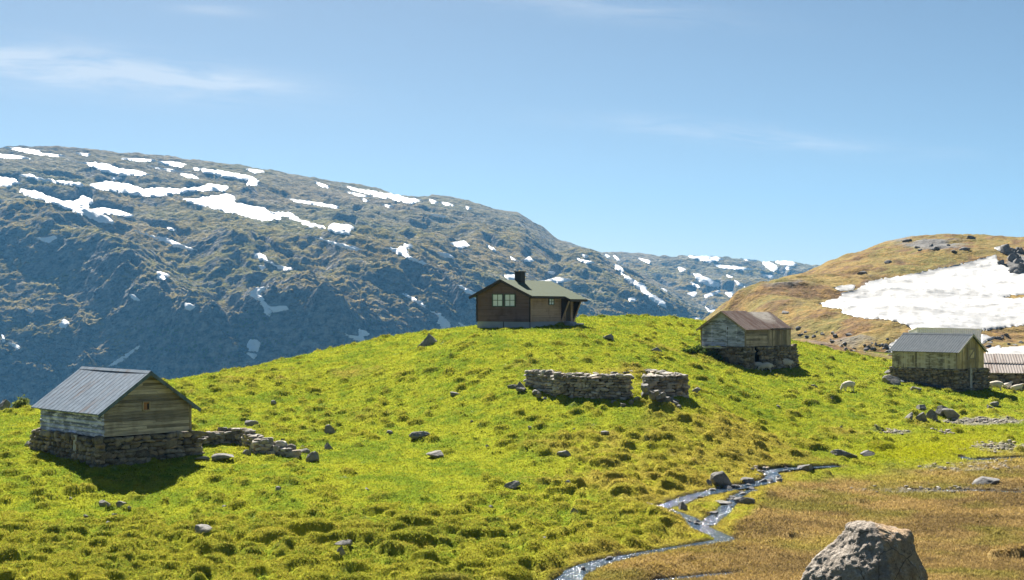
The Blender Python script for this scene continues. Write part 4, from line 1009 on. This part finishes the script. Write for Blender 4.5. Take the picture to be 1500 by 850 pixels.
mb = MB(); corr(mb, WX, 0, LX, zb, lambda q: z0-.02*q, 0); corr(mb, WY, 0.05, LY, zb, lambda q: z0-.12*q, 0)
corr(mb, lambda q, z, o: (LX+o, q, z), 0.05, LY, zb, lambda q: z0-.02*LX-.12*q, 0); mb.build('corrugated_wall', M['white'], H.e)
mb = MB(); mb.hexa([(-.06, -.07, z0+.0), (LX+.08, -.07, z0-.02*LX), (LX+.08, LY, z0-.02*LX-.12*LY), (-.06, LY, z0-.12*LY), (-.06, -.07, z0+.05), (LX+.08, -.07, z0-.02*LX+.05), (LX+.08, LY, z0-.02*LX-.12*LY+.05), (-.06, LY, z0-.12*LY+.05)]); mb.build('roof', M['white'], H.e)

# --- long barn at the right edge
H = House('low_barn', 1436, 113.5, 100, 'low stone barn with pale rusty roof at the right edge behind the sheep', 'barn')
LX = 13.; LY = 4.6; gl = H.ground; ze = H.z(544); zr = H.z(518.5, 0, LY/2); 
mb = MB(); gable_roof(mb, LY, -.2, LX+.2, ze, zr, .25, .25, True, .05, .22, .012, sag=.06); rf = mb.build('roof', M['pinkroof'], H.e)
mb = MB(); kk = (zr-ze)/(LY/2); g = LY*.22; mb.bar((-.18, g, ze+kk*g+.07), (LX+.15, g, ze+kk*g+.07), .06, .03); mb.build('roof_joint', M['pinkroof'], rf)
mb = MB(); co = MB(); dry_wall(mb, co, (0, 0), (LX, 0), .6, lambda k: ze-.05, gl, hs=(.2, .4), ls=(.35, .8)); dry_wall(mb, co, (0, LY), (0, 0), .6, lambda k: ze-.05, gl)
sb = mb.build('stone_walls', M['dry'], H.e, smooth=True); co.box(.3, LX-.2, .3, LY-.2, -1.5, ze-.1)
co.prism([(.1, .1, ze-.1), (.1, LY-.1, ze-.1), (.1, LY/2, zr-.15)], [(LX-.1, .1, ze-.1), (LX-.1, LY-.1, ze-.1), (LX-.1, LY/2, zr-.15)]); co.build('stone_core', M['core'], sb)

# --- roofless stone ruin
A = hit(772, 563); B = hit(815, 581); C = hit(921, 585.5); D = hit(948, 584); E = hit(1007, 583.5)
dF = E[1]+7.; Fb = ((938-HX)/F*dF+.9, dF, 0); Gb = (Fb[0]-1.0, dF+.5, 0)
o0 = Vector((B[0], B[1], G(B[0], B[1]))); ru = tag(empty('stone_ruin', o0), 'roofless dry stone ruin standing in the middle of the meadow', 'ruin')
zg = lambda x, y: G(x+o0.x, y+o0.y)-o0.z
top = lambda py, d: (HY-py)/F*d-o0.z
def ruin_wall(name, a, b, ta, tb, thick=.75, dip=0., rough=.05, hs=(.12, .26), layers=None):
    mb = MB(); co = MB(); a_ = (a[0]-o0.x, a[1]-o0.y); b_ = (b[0]-o0.x, b[1]-o0.y)
    dry_wall(mb, co, a_, b_, thick, lambda k: lerp(ta, tb, k)-dip*math.sin(math.pi*k), zg, hs, (.22, .58), layers or (0, thick), .05, rough, th=thick*.53)
    w = mb.build(name, M['dryl'], ru, smooth=True); co.build('wall_fill', M['core'], w)
ruin_wall('left_wall', A, B, top(542.5, A[1]), top(549, B[1]))
ruin_wall('front_wall', (B[0]-.1, B[1]), C, top(549.5, B[1]), top(549, C[1]), dip=.06)
ruin_wall('front_wall', D, E, top(550.5, D[1]), top(550, E[1]))
ruin_wall('right_wall', E, Fb, top(550, E[1]), top(541.5, Fb[1]))
ruin_wall('back_wall', Fb, Gb, top(541.5, Fb[1]), top(545, Gb[1]))
ruin_wall('back_wall', Gb, A, top(545.5, Gb[1]), top(542.5, A[1]), dip=.12)

# ------------------------------------------------------------------ loose rocks
RN = [0]
def rock(px, py, w, asp, label, mat='rock', dep=.8, group=None, cat='rock', name='rock', yaw=None, sink=.25, cuts=7, tilt=0, d=None, taper=0.):
    """px,py = middle of its foot in the photo, w = width in photo pixels, asp = height/width"""
    RN[0] += 1
    if d is None: x, y, z = hit(px, py)
    else: x, y, z = pt(px, py, d); 
    W_ = w/F*y; h = W_*asp
    sx = W_*.55; sz = h*.85; sy = W_*.5*dep*1.2
    me = rock_mesh(name, sx, sy, sz, RN[0]*31+5, M[mat], cuts, 4 if w > 9 else 3, taper=taper)
    o = link(bpy.data.objects.new(name, me)); zz = G(x, y+sy*.4) if d is None else z
    o.location = (x, y+sy*.5, zz+h-sz*.78); o.rotation_euler = (random.uniform(-.12, .12), tilt, yaw if yaw is not None else random.uniform(-.4, .4))
    return tag(o, label, cat, group)
R = rock
R(626,507,31,.54,'pointed grey rock on the crest left of the brown cabin',cuts=6,dep=.9,taper=.8)
R(614,645,29,.34,'flat grey boulder in the smooth grass, upper of the two in mid meadow')
R(638,670,29,.33,'flat grey boulder in the smooth grass, lower of the two in mid meadow')
R(572,637,11,.5,'small dark stone left of the upper flat boulder in mid meadow')
R(482,636,20,.55,'grey rock in the grass above right of the broken wall')
R(481,658,14,.6,'small grey rock in the grass beside the end of the broken wall')
R(456,676,24,.75,'angular grey rock at the right end of the broken wall',cuts=10)
R(441,664,20,.35,'thin grey slab lying on the tip of the broken wall',cuts=10)
R(327,674,34,.22,'pale flat slab in front of the broken wall',cuts=9)
R(296,673,18,.35,'pale flat stone at the right corner of the log barn base')
R(360,666,13,.7,'small upright stone below the broken wall')
R(365,626,28,.25,'flat stone in the grass above the broken wall')
R(40,656,12,.7,'pale stone at the far left corner of the log barn base')
R(175,742,18,.4,'pale stone below the log barn shadow, largest of a little heap')
R(152,740,14,.6,'dark stone at the left of the little heap below the log barn')
R(158,745,9,.5,'tiny pale stone in front of the little heap below the log barn')
R(190,746,7,.6,'tiny grey stone at the right of the little heap below the log barn')
R(294,790,31,.30,'pale slab among the big tussocks in the lower left meadow')
R(592,784,26,.22,'grey slab half buried among the tussocks in the lower middle meadow',cuts=9)
R(505,816,30,.22,'grey slab between the large tussocks near the bottom edge',cuts=9)
R(498,827,16,.6,'dark angular stone beside the slab near the bottom edge',cuts=10)
R(750,716,24,.38,'dark flat rock on the slope below mid meadow')
R(843,758,13,.95,'small upright grey stone left of the round tussocks by the stream',cuts=10)
R(826,670,20,.4,'grey rock in the grass straight below the stone ruin')
R(886,642,20,.28,'flat grey stone in grass below the front wall of the ruin')
R(407,720,10,.5,'small pale stone in the grass right of the log barn shadow')
R(466,764,8,.5,'tiny pale stone in the lower left meadow below the smooth grass')
R(892,498,22,.35,'dark flat rock on the hilltop right of the brown cabin')
R(960,516,18,.4,'dark stone on the hilltop left of the weathered barn')
R(666,579,16,.3,'flat stone in the upper meadow left of the ruin')
R(1060,712,38,.46,'slanting grey slab lying beside the stream',mat='rock',cuts=8,tilt=.3,dep=.7)
R(1038,711,15,.6,'dark round stone touching the slanting slab by the stream',mat='drock')
R(1000,747,16,.6,'dark stone on the grassy tongue between the stream branches',mat='drock')
R(1098,706,30,.3,'dark flat rock at the bend of the upper stream',mat='drock')
R(1145,690,22,.4,'dark wet rock in the upper stream, left one',mat='drock')
R(1182,690,30,.3,'dark wet rock in the upper stream, right one',mat='drock')
R(1090,738,30,.35,'dark bank rock right of the stream fork',mat='drock')
R(1060,737,34,.16,'thin dark slab above the stream fork',mat='drock')
R(1238,671,42,.2,'long low dark rock in the bog edge above the upper stream',mat='drock')
R(1270,668,26,.2,'short low dark rock next to the long one at the bog edge',mat='drock')
R(1445,710,46,.22,'low dark rock lying in the brown bog on the right',mat='drock')
R(1368,617,26,.55,'dark pointed boulder, middle of the boulder group below the metal roofed barn',mat='drock',cuts=10)
R(1382,612,26,.6,'dark tall boulder at the back of the boulder group below the metal roofed barn',mat='drock',cuts=10)
R(1352,602,18,.35,'flat grey boulder at the back left of the boulder group')
R(1352,619,20,.6,'dark boulder at the front left of the boulder group',mat='drock')
R(1333,619,18,.6,'rounded mossy boulder at the left end of the boulder group')
R(1395,616,26,.4,'low grey boulder at the right end of the boulder group')
R(1311,565,30,.36,'grey flat rock in the grass before the left end of the metal roofed barn')
R(1306,549,16,.45,'dark stone block at the left corner of the metal roofed barn base',mat='drock')
R(1343,573,16,.45,'grey stone in the grass below the metal strip')
R(1452,603,18,.5,'dark stone in the grass below the sheep on the right',mat='drock')
R(1460,597,14,.4,'pale stone behind the dark one below the right hand sheep')
R(1020,577,16,.5,'dark stone beside the right wall of the ruin',mat='drock')
R(764,571,15,.75,'dark block leaning at the left corner of the ruin, upper one',mat='drock',cuts=10)
R(763,575,14,.5,'dark block at the left corner of the ruin, lower one',mat='drock')
R(752,568,14,.4,'dark flat block furthest out left of the ruin',mat='drock')
R(789,583,16,.55,'pale angular stone before the left wall of the ruin',cuts=10)
R(785,577,16,.4,'pale flat stone behind the angular one before the left wall of the ruin')
R(798,584,8,.5,'tiny pale stone before the left wall of the ruin')
# stones fallen from the ruin
for i, (px, py, w, a, d_) in enumerate([(946,586,18,.5,0),(958,590,14,.5,0),(968,591,16,.5,0),(980,593,14,.5,0),(950,578,16,.5,0),(945,571,17,.6,1),(956,582,15,.6,1),(968,584,14,.6,1),(978,588,13,.6,1),(962,577,13,.5,2),(971,580,11,.6,2),(988,594,12,.5,0),(984,588,11,.5,0),(995,598,8,.6,0),(935,592,10,.4,0),(926,593,14,.4,0),(899,591,9,.6,0),(914,596,13,.4,0),(991,591,9,.5,0)]):
    x, y, z = hit(952 if d_ else px, 592 if d_ else py)
    o = R(px, py, w, a, None, 'rock', .9, 'stones fallen from the ruin', 'stone', 'fallen_stone', random.uniform(-1, 1), cuts=11, d=(y-.35 if d_ else None))
    o['label'] = 'angular grey stone fallen before the gap in the ruin wall'
# small stones sunk in the meadow
for i in range(26):
    px = random.uniform(20, 1300); py = random.uniform(560, 800) if px < 900 else random.uniform(540, 680)
    if py < np.interp(px, [0, 250, 500, 700, 1020, 1300], [640, 600, 540, 505, 500, 560]) or 30 < px < 300 and py < 720 or 760 < px < 1020 and 535 < py < 605 or 1010 < px < 1180 and py < 560: continue
    R(px, py, random.uniform(5, 10), random.uniform(.3, .6), 'little grey stone half sunk in the meadow grass', group='little stones scattered over the meadow', cat='stone', name='small_stone', sink=.4)
# rocky ledge at the foot of the hill
hb_ = BVHTree.FromPolygons([v.co for v in hill.data.vertices], [tuple(p.vertices) for p in hill.data.polygons])
def on_hill(px, py):
    r = hb_.ray_cast(Vector((0, 0, 0)), Vector(((px-HX)/F, 1, (HY-py)/F)).normalized())
    return r[0]
def hrock(px, py, w, a, label, group=None, mat='drock'):
    p = on_hill(px, py)
    if p is None or p.y > 420: return
    RN[0] += 1; W_ = w/F*p.y
    me = rock_mesh('rock', W_*.6, W_*.55, W_*a*.75, RN[0]*31, M[mat], 10, 3)
    o = link(bpy.data.objects.new('rock', me)); o.location = p+Vector((0, W_*.2, W_*a*.15)); o.rotation_euler = (0, 0, random.uniform(-.5, .5))
    tag(o, label, 'rock', group)
for i in range(48):
    t = random.random(); px = 1168+t*138; py = 489+t*26+random.gauss(0, 6)
    hrock(px, py, random.uniform(3, 10), random.uniform(.35, .7), 'dark rock in the rubble strip between the weathered barn and the snow', 'rubble rocks at the foot of the heath hill')
for i in range(18):
    hrock(random.uniform(1466, 1510), random.uniform(368, 402), random.uniform(10, 20), random.uniform(.5, .9), 'dark crag rock above the snowfield at the right edge', 'crag rocks above the snowfield')
for i in range(8):
    hrock(random.gauss(1372, 24), random.gauss(364, 3), random.uniform(6, 13), random.uniform(.35, .6), 'dark rock of the outcrop on top of the heath hill', 'outcrop rocks on the heath hilltop')
for i in range(14):
    hrock(random.uniform(1435, 1500), random.uniform(490, 514), random.uniform(5, 12), random.uniform(.3, .6), 'dark rock on the brown bank between snow strips behind the shed', 'rocks on the brown bank behind the shed')
for px, py, w, a, lb in [(1240,352,14,.5,'small knob of rock on the hill skyline, left one'),(1423,350,17,.4,'flat rock on the hill skyline right of the outcrop'),(1305,352,16,.35,'low rock on the hill skyline above the snowfield'),(1415,367,18,.45,'grey rock below the skyline between outcrop and crag'),(1302,385,10,.6,'lone stone on the slope above the upper snow edge'),(1151,459,14,.4,'dark rock on the hillside just above the rusty roof'),(1262,402,14,.4,'dark rock at the upper edge of the snowfield'),(1330,353,14,.35,'low dark ledge on the skyline left of the outcrop')]:
    hrock(px, py, w, a, lb)

# --- foreground boulder
def boulder():
    d = 22.; s = d/F
    prof = [(763,1246,1290),(767,1240,1310),(771,1239,1328),(778,1234,1333),(788,1226,1332),(797,1214,1336),(806,1205,1339),(815,1197,1343),(825,1190,1349),(838,1182,1354),(852,1176,1357),(880,1166,1361),(920,1160,1364),(960,1170,1356)]
    ys = [p[0] for p in prof]
    cx = 1275
    nr_, na = 150, 260; V = []
    for i in range(nr_):
        t = i/(nr_-1)
        py = 763+(960-763)*t
        l = (cx-np.interp(py, ys, [p[1] for p in prof]))*s; r = (np.interp(py, ys, [p[2] for p in prof])-cx)*s
        z = (HY-py)*s
        Df = .35+1.15*min(1, t*1.5)**.8; Db = .45+.6*min(1, t*2)
        rx = -.02+.10*t                      # ridge between the two faces
        poly = [(-l, .10), (-l*.62, -Df*.55), (rx, -Df), (r*.66, -Df*.72), (r, -.05), (r*.75, Db*.7), (0, Db), (-l*.7, Db*.75)]
        # resample the ring by angle
        P_ = np.array(poly+[poly[0]]); seg = np.linalg.norm(np.diff(P_, axis=0), axis=1); cs = np.r_[0, np.cumsum(seg)]; u = np.linspace(0, cs[-1], na, endpoint=False)
        X = np.interp(u, cs, P_[:, 0]); Y = np.interp(u, cs, P_[:, 1])
        for _ in range(3): X = (np.roll(X, 1)+X*2+np.roll(X, -1))/4; Y = (np.roll(Y, 1)+Y*2+np.roll(Y, -1))/4
        k = 1. if i else .97
        V += [(x*k, y*k, z) for x, y in zip(X, Y)]
    V = np.array(V)
    Fq = []
    for i in range(nr_-1):
        for j in range(na): Fq.append((i*na+j, (i+1)*na+j, (i+1)*na+(j+1) % na, i*na+(j+1) % na))
    # cap
    nc_ = 14; ring0 = V[:na].copy(); c = ring0.mean(0); base_i = list(range(na)); Vl = [tuple(v) for v in V]
    prev = base_i
    for q in range(1, nc_):
        f = 1-q/nc_; new = []
        for j in range(na): new.append(len(Vl)); p = c+(ring0[j]-c)*f; Vl.append((p[0], p[1], p[2]+.05*(1-f*f)))
        for j in range(na): Fq.append((prev[j], prev[(j+1) % na], new[(j+1) % na], new[j]))
        prev = new
    ci = len(Vl); Vl.append((c[0], c[1], c[2]+.05))
    me = bpy.data.meshes.new('boulder'); me.from_pydata(Vl, [], Fq+[(prev[j], prev[(j+1) % na], ci) for j in range(na)])
    bm = bmesh.new(); bm.from_mesh(me); bmesh.ops.recalc_face_normals(bm, faces=bm.faces); bm.normal_update()
    cutp = [(Vector((-.75, -.55, .35)).normalized(), .80), (Vector((.5, -.8, .25)).normalized(), .92), (Vector((-.35, -.75, .6)).normalized(), 1.0), (Vector((.8, -.35, .3)).normalized(), .99), (Vector((-.1, -.9, -.1)).normalized(), 1.22)]
    cz = Vector((0, 0, -4.45))
    for v in bm.verts:
        for n, dd in cutp:
            e_ = (v.co-cz).dot(n)-dd
            if e_ > 0: v.co -= n*e_*.9
    bm.normal_update()
    for v in bm.verts:
        p = v.co
        a = mnoise.fractal(p*1.5+Vector((3, 1, 7)), .9, 2.1, 4)*.07
        b = mnoise.ridged_multi_fractal(p*3.3, .9, 2.2, 4, 1., 2.)
        cell = mnoise.voronoi(Vector((p.x*2.2+.4*mnoise.noise(p*3), p.y*2.2, p.z*2.2)))[0]
        st = math.floor((p.z*3.1+p.x*1.7+.8*mnoise.noise(p*1.3))*1.)/3.
        v.co = p+v.normal*(a*.6-(.014*(b-1.2))+.05*(min(cell[1]-cell[0], .25)-.12)+.05*(mnoise.cell(p*2.6)-.2)*0+mnoise.fractal(p*9, .7, 2.1, 3)*.022)
    bm.to_mesh(me); bm.free()
    me.polygons.foreach_set('use_smooth', np.full(len(me.polygons), True)); me.materials.append(m_boulder())
    o = link(bpy.data.objects.new('boulder', me)); o.location = ((cx+1-HX)*s*(d+.6)/d, d+.6, -.17); o.scale = (1.07, 1, 1)
    return tag(o, 'big grey brown boulder with blunt top at the bottom right, closest rock', 'boulder')
boulder()

# small wet stones along the stream
for i in range(44):
    sw = SW[random.choice([0, 0, 1, 2, 2])]; k = random.randrange(len(sw)); x, y, w_ = sw[k]
    if y < 46: continue
    RN[0] += 1; s_ = random.uniform(.10, .30); o = link(bpy.data.objects.new('stream_stone', rock_mesh('stream_stone', s_, s_*.8, s_*.6, RN[0]*7, M['drock'], 7, 3)))
    o.location = (x+random.gauss(0, w_*.45), y+random.gauss(0, w_*.45), float(base(x, y))-.04); o.rotation_euler = (0, 0, random.uniform(0, 3))
    tag(o, 'small dark wet stone in or beside the narrow stream', 'stone', 'wet stones along the stream')
# ------------------------------------------------------------------ gravel
V = []; mb = MB()
for cx, cy, a, b, n in ((1440,618,50,3.,150),(1472,656,45,6,90),(1385,634,16,3,40),(1430,684,90,6,40),(1128,689,22,4,60),(1360,717,90,4,80),(1310,632,16,4,40)):
    for _ in range(n):
        px, py = random.gauss(cx, a*.6), random.gauss(cy, b*.6); x, y, z = hit(px, py); s_ = random.uniform(.06, .20)
        stone(mb, (x, y, G(x, y)+s_*.15), (s_*1.3, s_, s_*.6), (0, 0, random.uniform(0, 3)), 3.2, .2)
tag(mb.build('gravel', M['dryl'], None, smooth=True), kind='stuff', label='pale gravel scattered on the wet ground')

# ------------------------------------------------------------------ sheep
def sheep_mesh(pose):
    v = []; e = []; r = []
    def add(p, rad, parent=None):
        v.append(p); r.append(rad); i = len(v)-1
        if parent is not None: e.append((parent, i))
        return i
    dz = -.30 if pose == 'lying' else 0
    pel = add((0, 0, .63+dz), (.20, .22)); mid = add((.28, 0, .61+dz), (.25, .25), pel); ch = add((.58, 0, .63+dz), (.20, .22), mid)
    tl = add((-.2, 0, .62+dz), (.06, .06), pel); add((-.27, 0, .48+dz), (.03, .03), tl)
    if pose == 'grazing': nk = [(.76, 0, .52), (.90, 0, .32)]; mz = (1.0, 0, .10); hd = (.93, 0, .24)
    elif pose == 'standing': nk = [(.74, 0, .78), (.82, 0, .90)]; mz = (1.05, 0, .84); hd = (.90, 0, .93)
    else: nk = [(.74, 0, .50), (.82, 0, .60)]; mz = (1.05, 0, .52); hd = (.90, 0, .62)
    n1 = add(nk[0], (.13, .14), ch); n2 = add(nk[1], (.095, .095), n1); h = add(hd, (.085, .085), n2); add(mz, (.045, .05), h)
    for s in (-1, 1):
        ear = add((hd[0]-.02, s*.10, hd[2]+.03), (.03, .02), h); add((hd[0]-.03, s*.18, hd[2]+.01), (.015, .012), ear)
        if pose == 'lying':
            a = add((.02, s*.17, .22), (.11, .1), pel); b = add((.2, s*.22, .10), (.05, .05), a); add((.02, s*.22, .05), (.03, .03), b)
            a = add((.58, s*.13, .20), (.08, .08), ch); b = add((.74, s*.13, .12), (.045, .045), a); add((.60, s*.14, .05), (.03, .03), b)
        else:
            a = add((-.01, s*.13, .45), (.11, .10), pel); b = add((.06, s*.13, .33), (.06, .06), a); c = add((-.08, s*.12, .22), (.04, .04), b); add((-.04, s*.12, .0), (.035, .035), c)
            a = add((.58, s*.12, .43), (.085, .08), ch); b = add((.60, s*.12, .22), (.042, .042), a); add((.58+.04*s, s*.12, .0), (.035, .035), b)
    me = bpy.data.meshes.new('sheep'); me.from_pydata(v, e, [])
    me.skin_vertices.new() if hasattr(me.skin_vertices, 'new') else None
    return me, r
def sheep_proto(pose):
    me, r = sheep_mesh(pose)
    o = bpy.data.objects.new('sheep', me); COL.objects.link(o)
    m = o.modifiers.new('skin', 'SKIN'); m.use_smooth_shade = True
    if not len(me.skin_vertices):
        bm = bmesh.new(); bm.from_mesh(me); bm.verts.layers.skin.verify(); bm.to_mesh(me); bm.free()
    for sv, rad in zip(me.skin_vertices[0].data, r): sv.radius = rad
    me.skin_vertices[0].data[0].use_root = True
    m2 = o.modifiers.new('sub', 'SUBSURF'); m2.levels = m2.render_levels = 2
    dg = bpy.context.evaluated_depsgraph_get(); dg.update()
    nm = bpy.data.meshes.new_from_object(o.evaluated_get(dg)); nm.name = 'sheep'
    o.modifiers.clear(); o.data = nm
    q = Vector((2.3, 4.1, .7)); low = min(v.co.z for v in nm.vertices)
    for v in nm.vertices:
        w = 1 if v.co.z > .33-(.3 if pose == 'lying' else 0) and v.co.x < .72 else 0
        v.co += v.normal*(w*(.025+.03*mnoise.noise(v.co*11+q))); v.co.z -= low
    nm.polygons.foreach_set('use_smooth', np.full(len(nm.polygons), True))
    nm.materials.clear(); nm.materials.append(M['wool'])
    return o
protos = {p: sheep_proto(p) for p in ('grazing', 'standing', 'lying')}
used = set()
for px, py, pose, yaw, sc, lb in [
    (1121,546,'grazing',175,.95,'shaggy sheep grazing in the shade before the barn doorway, facing left'),
    (1113,543,'grazing',20,.8,'small sheep half hidden in the stone doorway of the weathered barn'),
    (1151,540,'standing',170,1.0,'sheep standing against the stone base right of the barn doorway'),
    (1241,572,'grazing',200,.95,'lone white sheep grazing in the open sunlit meadow between the two barns'),
    (1459,573,'grazing',150,1.05,'sheep standing grazing in the shade at the right corner of the metal roofed barn'),
    (1477,570,'lying',30,.95,'grey sheep lying behind the grazing one at the right edge'),
    (1491,572,'lying',0,.9,'pale sheep lying farthest right before the low stone barn')]:
    x, y, z = hit(px, py)
    o = protos[pose] if pose not in used else protos[pose].copy()
    if pose in used: COL.objects.link(o)
    used.add(pose)
    a = math.radians(yaw); x -= math.cos(a)*.35; y -= math.sin(a)*.35*0
    o.location = (x, y, G(x, y)-.02); o.rotation_euler = (0, 0, a); o.scale = (sc,)*3
    tag(o, lb, 'sheep', 'sheep around the barns')

# ------------------------------------------------------------------ bushes and trees
def crown_mesh(name, n, rx, ry, rz, z0, leaf, seed, mat, trunk=True):
    r = np.random.default_rng(seed); mb = MB()
    cl = r.normal(0, .45, (7, 3))*np.array([rx, ry, rz*.8]); 
    for _ in range(n):
        c = cl[r.integers(7)]+r.normal(0, .30, 3)*np.array([rx, ry, rz])
        c[2] = abs(c[2]+rz*.5)+z0; a = r.normal(0, 1, (3, 3))*leaf
        mb.add([tuple(c+a[0]), tuple(c+a[1]), tuple(c+a[2])], [(0, 1, 2)])
    me = bpy.data.meshes.new(name); me.from_pydata(mb.v, [], mb.f); me.materials.append(mat)
    if trunk:
        bm = bmesh.new(); bm.from_mesh(me); me.materials.append(M['bark'])
        g = bmesh.ops.create_cone(bm, cap_ends=True, segments=7, radius1=.07*rz, radius2=.02*rz, depth=z0+rz)
        vs = g['verts']
        for v in vs: v.co.z += (z0+rz)/2
        for f in {f for v in vs for f in v.link_faces}: f.material_index = 1
        bm.to_mesh(me); bm.free()
    return me
mtree = BVHTree.FromPolygons([v.co for v in mA.data.vertices], [tuple(p.vertices) for p in mA.data.polygons])
bm_ = [crown_mesh('birch_tree', 240, 1.7, 1.7, 2.6, .5, .32, i, M['leaf']) for i in range(4)]
def birch(px, py, s):
    p = mtree.ray_cast(Vector((0, 0, 0)), Vector(((px-HX)/F, 1, (HY-py)/F)).normalized())[0]
    if p is None: return
    o = link(bpy.data.objects.new('birch_tree', random.choice(bm_))); o.location = p-Vector((0, 0, .3)); o.scale = (s,)*3; o.rotation_euler = (0, 0, random.uniform(0, 6))
    tag(o, 'small pale green birch scattered on the steep lower mountainside', 'tree', 'birches on the lower mountainside')
for i in range(120):
    t = random.random(); birch(205+t*140+random.gauss(0, 12), 480+t*62+random.gauss(0, 14), random.uniform(.6, 1.15))
for i in range(34): birch(random.gauss(400, 45), random.gauss(500, 10), random.uniform(.5, .9))
for i in range(26): birch(random.gauss(372, 14), random.gauss(468, 7), random.uniform(.5, .9))
for i in range(20): birch(random.gauss(220, 40), random.gauss(440, 40), random.uniform(.5, .8))
for i in range(20): birch(random.gauss(560, 60), random.gauss(470, 14), random.uniform(.5, .8))
x, y, z = pt(33, 606, 100)
sh = empty('willow_shrub', (x, y, float(base(x, y))))
tag(sh, 'round grey green shrub showing behind the crest at the far left', 'shrub')
gz = -sh.location.z+pt(33, 588, 100)[2]
o = link(bpy.data.objects.new('foliage', crown_mesh('foliage', 1500, .55, .5, gz*.42, gz*.30, .10, 77, M['leaf'], False)), sh)
mb = MB()
for a in range(4): mb.bar((.05*a, 0, -.2), (.3*math.cos(a*1.6), .3*math.sin(a*1.6), gz*.7), .06, .06)
mb.build('stem', M['bark'], sh)
R(4,606,24,.75,'grey rock hump showing behind the crest at the left edge',mat='drock',cuts=8,d=97)
for px, py, s_, lb in [(1013,520,.9,'dark nettle clump left of the weathered barn base'),(1036,524,.8,'dark green weeds against the stone base under the weathered barn gable'),(1052,529,.6,'small weeds at the foot of the weathered barn stones')]:
    x, y, z = hit(px, py); e = link(bpy.data.objects.new('nettle_clump', crown_mesh('nettle_clump', 900, s_*.75, s_*.4, s_*.45, .02, .07, int(px), M['dleaf'], False)))
    e.location = (x, y, G(x, y)); tag(e, lb, 'plant')

# ------------------------------------------------------------------ air, sky, sun, camera
mz = NT('haze_air'); pv = mz.n('ShaderNodeVolumePrincipled'); HAZE_D = .74e-4
pv.inputs['Color'].default_value = (.16, .52, 1., 1); pv.inputs['Density'].default_value = HAZE_D; pv.inputs['Anisotropy'].default_value = .1
mz.t.links.new(pv.outputs[0], mz.out.inputs['Volume'])
mb = MB(); mb.box(-4600, 4600, -300, 6200, -520, 520); hz = mb.build('haze', mz.m); tag(hz, kind='stuff', label='thin blue air haze over the valley')

SUN_AZ, SUN_EL = -17.5, 43.       # degrees from straight ahead (left), above the horizon
w = NT('World', True); S.world = w.m
sky = w.n('ShaderNodeTexSky', sky_type='NISHITA'); sky.sun_disc = False; sky.sun_elevation = math.radians(SUN_EL); sky.sun_rotation = math.radians(SUN_AZ)
sky.altitude = 800; sky.air_density = .62; sky.dust_density = .8; sky.ozone_density = 1.0
sp = w.n('ShaderNodeSeparateXYZ'); w.set(sp.inputs[0], w.co('Generated'))
yy = w.math('MAXIMUM', sp.outputs[1], .05); u = w.math('DIVIDE', sp.outputs[0], yy); v = w.math('DIVIDE', sp.outputs[2], yy)
cb = w.n('ShaderNodeCombineXYZ'); w.set(cb.inputs[0], u); w.set(cb.inputs[1], w.math('ADD', v, w.math('MULTIPLY', u, .06)))
nz = w.noise(w.map(cb.outputs[0], (5, 34, 1)), 2.2, 6, .6, .5); nz2 = w.noise(w.map(cb.outputs[0], (2.5, 9, 1)), 2, 4, .6)
tot = None
for cx, cy, a, b, k in [(95,102,260,32,1.3),(330,118,110,15,.8),(40,85,130,18,.5),(1090,198,190,14,.95),(860,8,190,18,.55),(310,15,55,9,.5),(1385,223,45,7,.6),(850,181,90,8,.12),(420,137,60,8,.2)]:
    du = w.math('DIVIDE', w.math('SUBTRACT', u, (cx-HX)/F), a/F); dv = w.math('DIVIDE', w.math('SUBTRACT', v, (HY-cy)/F-(cx*0)), b/F)
    dv = w.math('ADD', dv, w.math('MULTIPLY', du, a/b*.10 if b > 10 else .3))
    g = w.math('EXPONENT', w.math('MULTIPLY', w.math('ADD', w.math('MULTIPLY', du, du), w.math('MULTIPLY', dv, dv)), -1.))
    g = w.math('MULTIPLY', g, k); tot = g if tot is None else w.math('ADD', tot, g)
cl = w.math('MULTIPLY', tot, w.math('ADD', w.ramp(nz, [(.38, 0), (.68, 1)]), w.math('MULTIPLY', w.ramp(nz2, [(.3, 0), (.8, 1)]), .3)), clamp=True)
skyc = w.mix(1., sky.outputs[0], (.645, .655, .585), 'MULTIPLY')
colr = w.mix(w.math('MULTIPLY', cl, .7), skyc, (5.4, 5.6, 5.8))
bg = w.n('ShaderNodeBackground'); w.set(bg.inputs[0], colr); bg.inputs[1].default_value = .05
w.t.links.new(bg.outputs[0], w.out.inputs[0])

az, el = math.radians(SUN_AZ), math.radians(SUN_EL)
sd = Vector((math.sin(az)*math.cos(el), math.cos(az)*math.cos(el), math.sin(el)))
L = bpy.data.lights.new('sun', 'SUN'); L.energy = 5.0; L.angle = math.radians(.53); L.color = (1., .94, .84)
so = bpy.data.objects.new('sun', L); link(so); so.rotation_euler = (-sd).to_track_quat('-Z', 'Y').to_euler(); so.location = (-30, 80, 60)

cd = bpy.data.cameras.new('camera'); cam = bpy.data.objects.new('camera', cd); link(cam)
cd.sensor_width = 36; cd.lens = 36*F/1500; cd.shift_y = (HY-425)/1500; cam.rotation_euler = (math.pi/2, 0, 0); cd.clip_start = .1; cd.clip_end = 30000
S.camera = cam
S.render.resolution_x, S.render.resolution_y = 1024, 580
S.render.engine = 'CYCLES'
S.view_settings.view_transform = 'Standard'; S.view_settings.look = 'None'; S.view_settings.gamma = 1; S.view_settings.exposure = 1.6; S.view_settings.use_curve_mapping = False
cy = S.cycles; cy.use_denoising = True; cy.max_bounces = 6; cy.diffuse_bounces = 3; cy.glossy_bounces = 2; cy.transmission_bounces = 3; cy.volume_bounces = 0; cy.transparent_max_bounces = 6
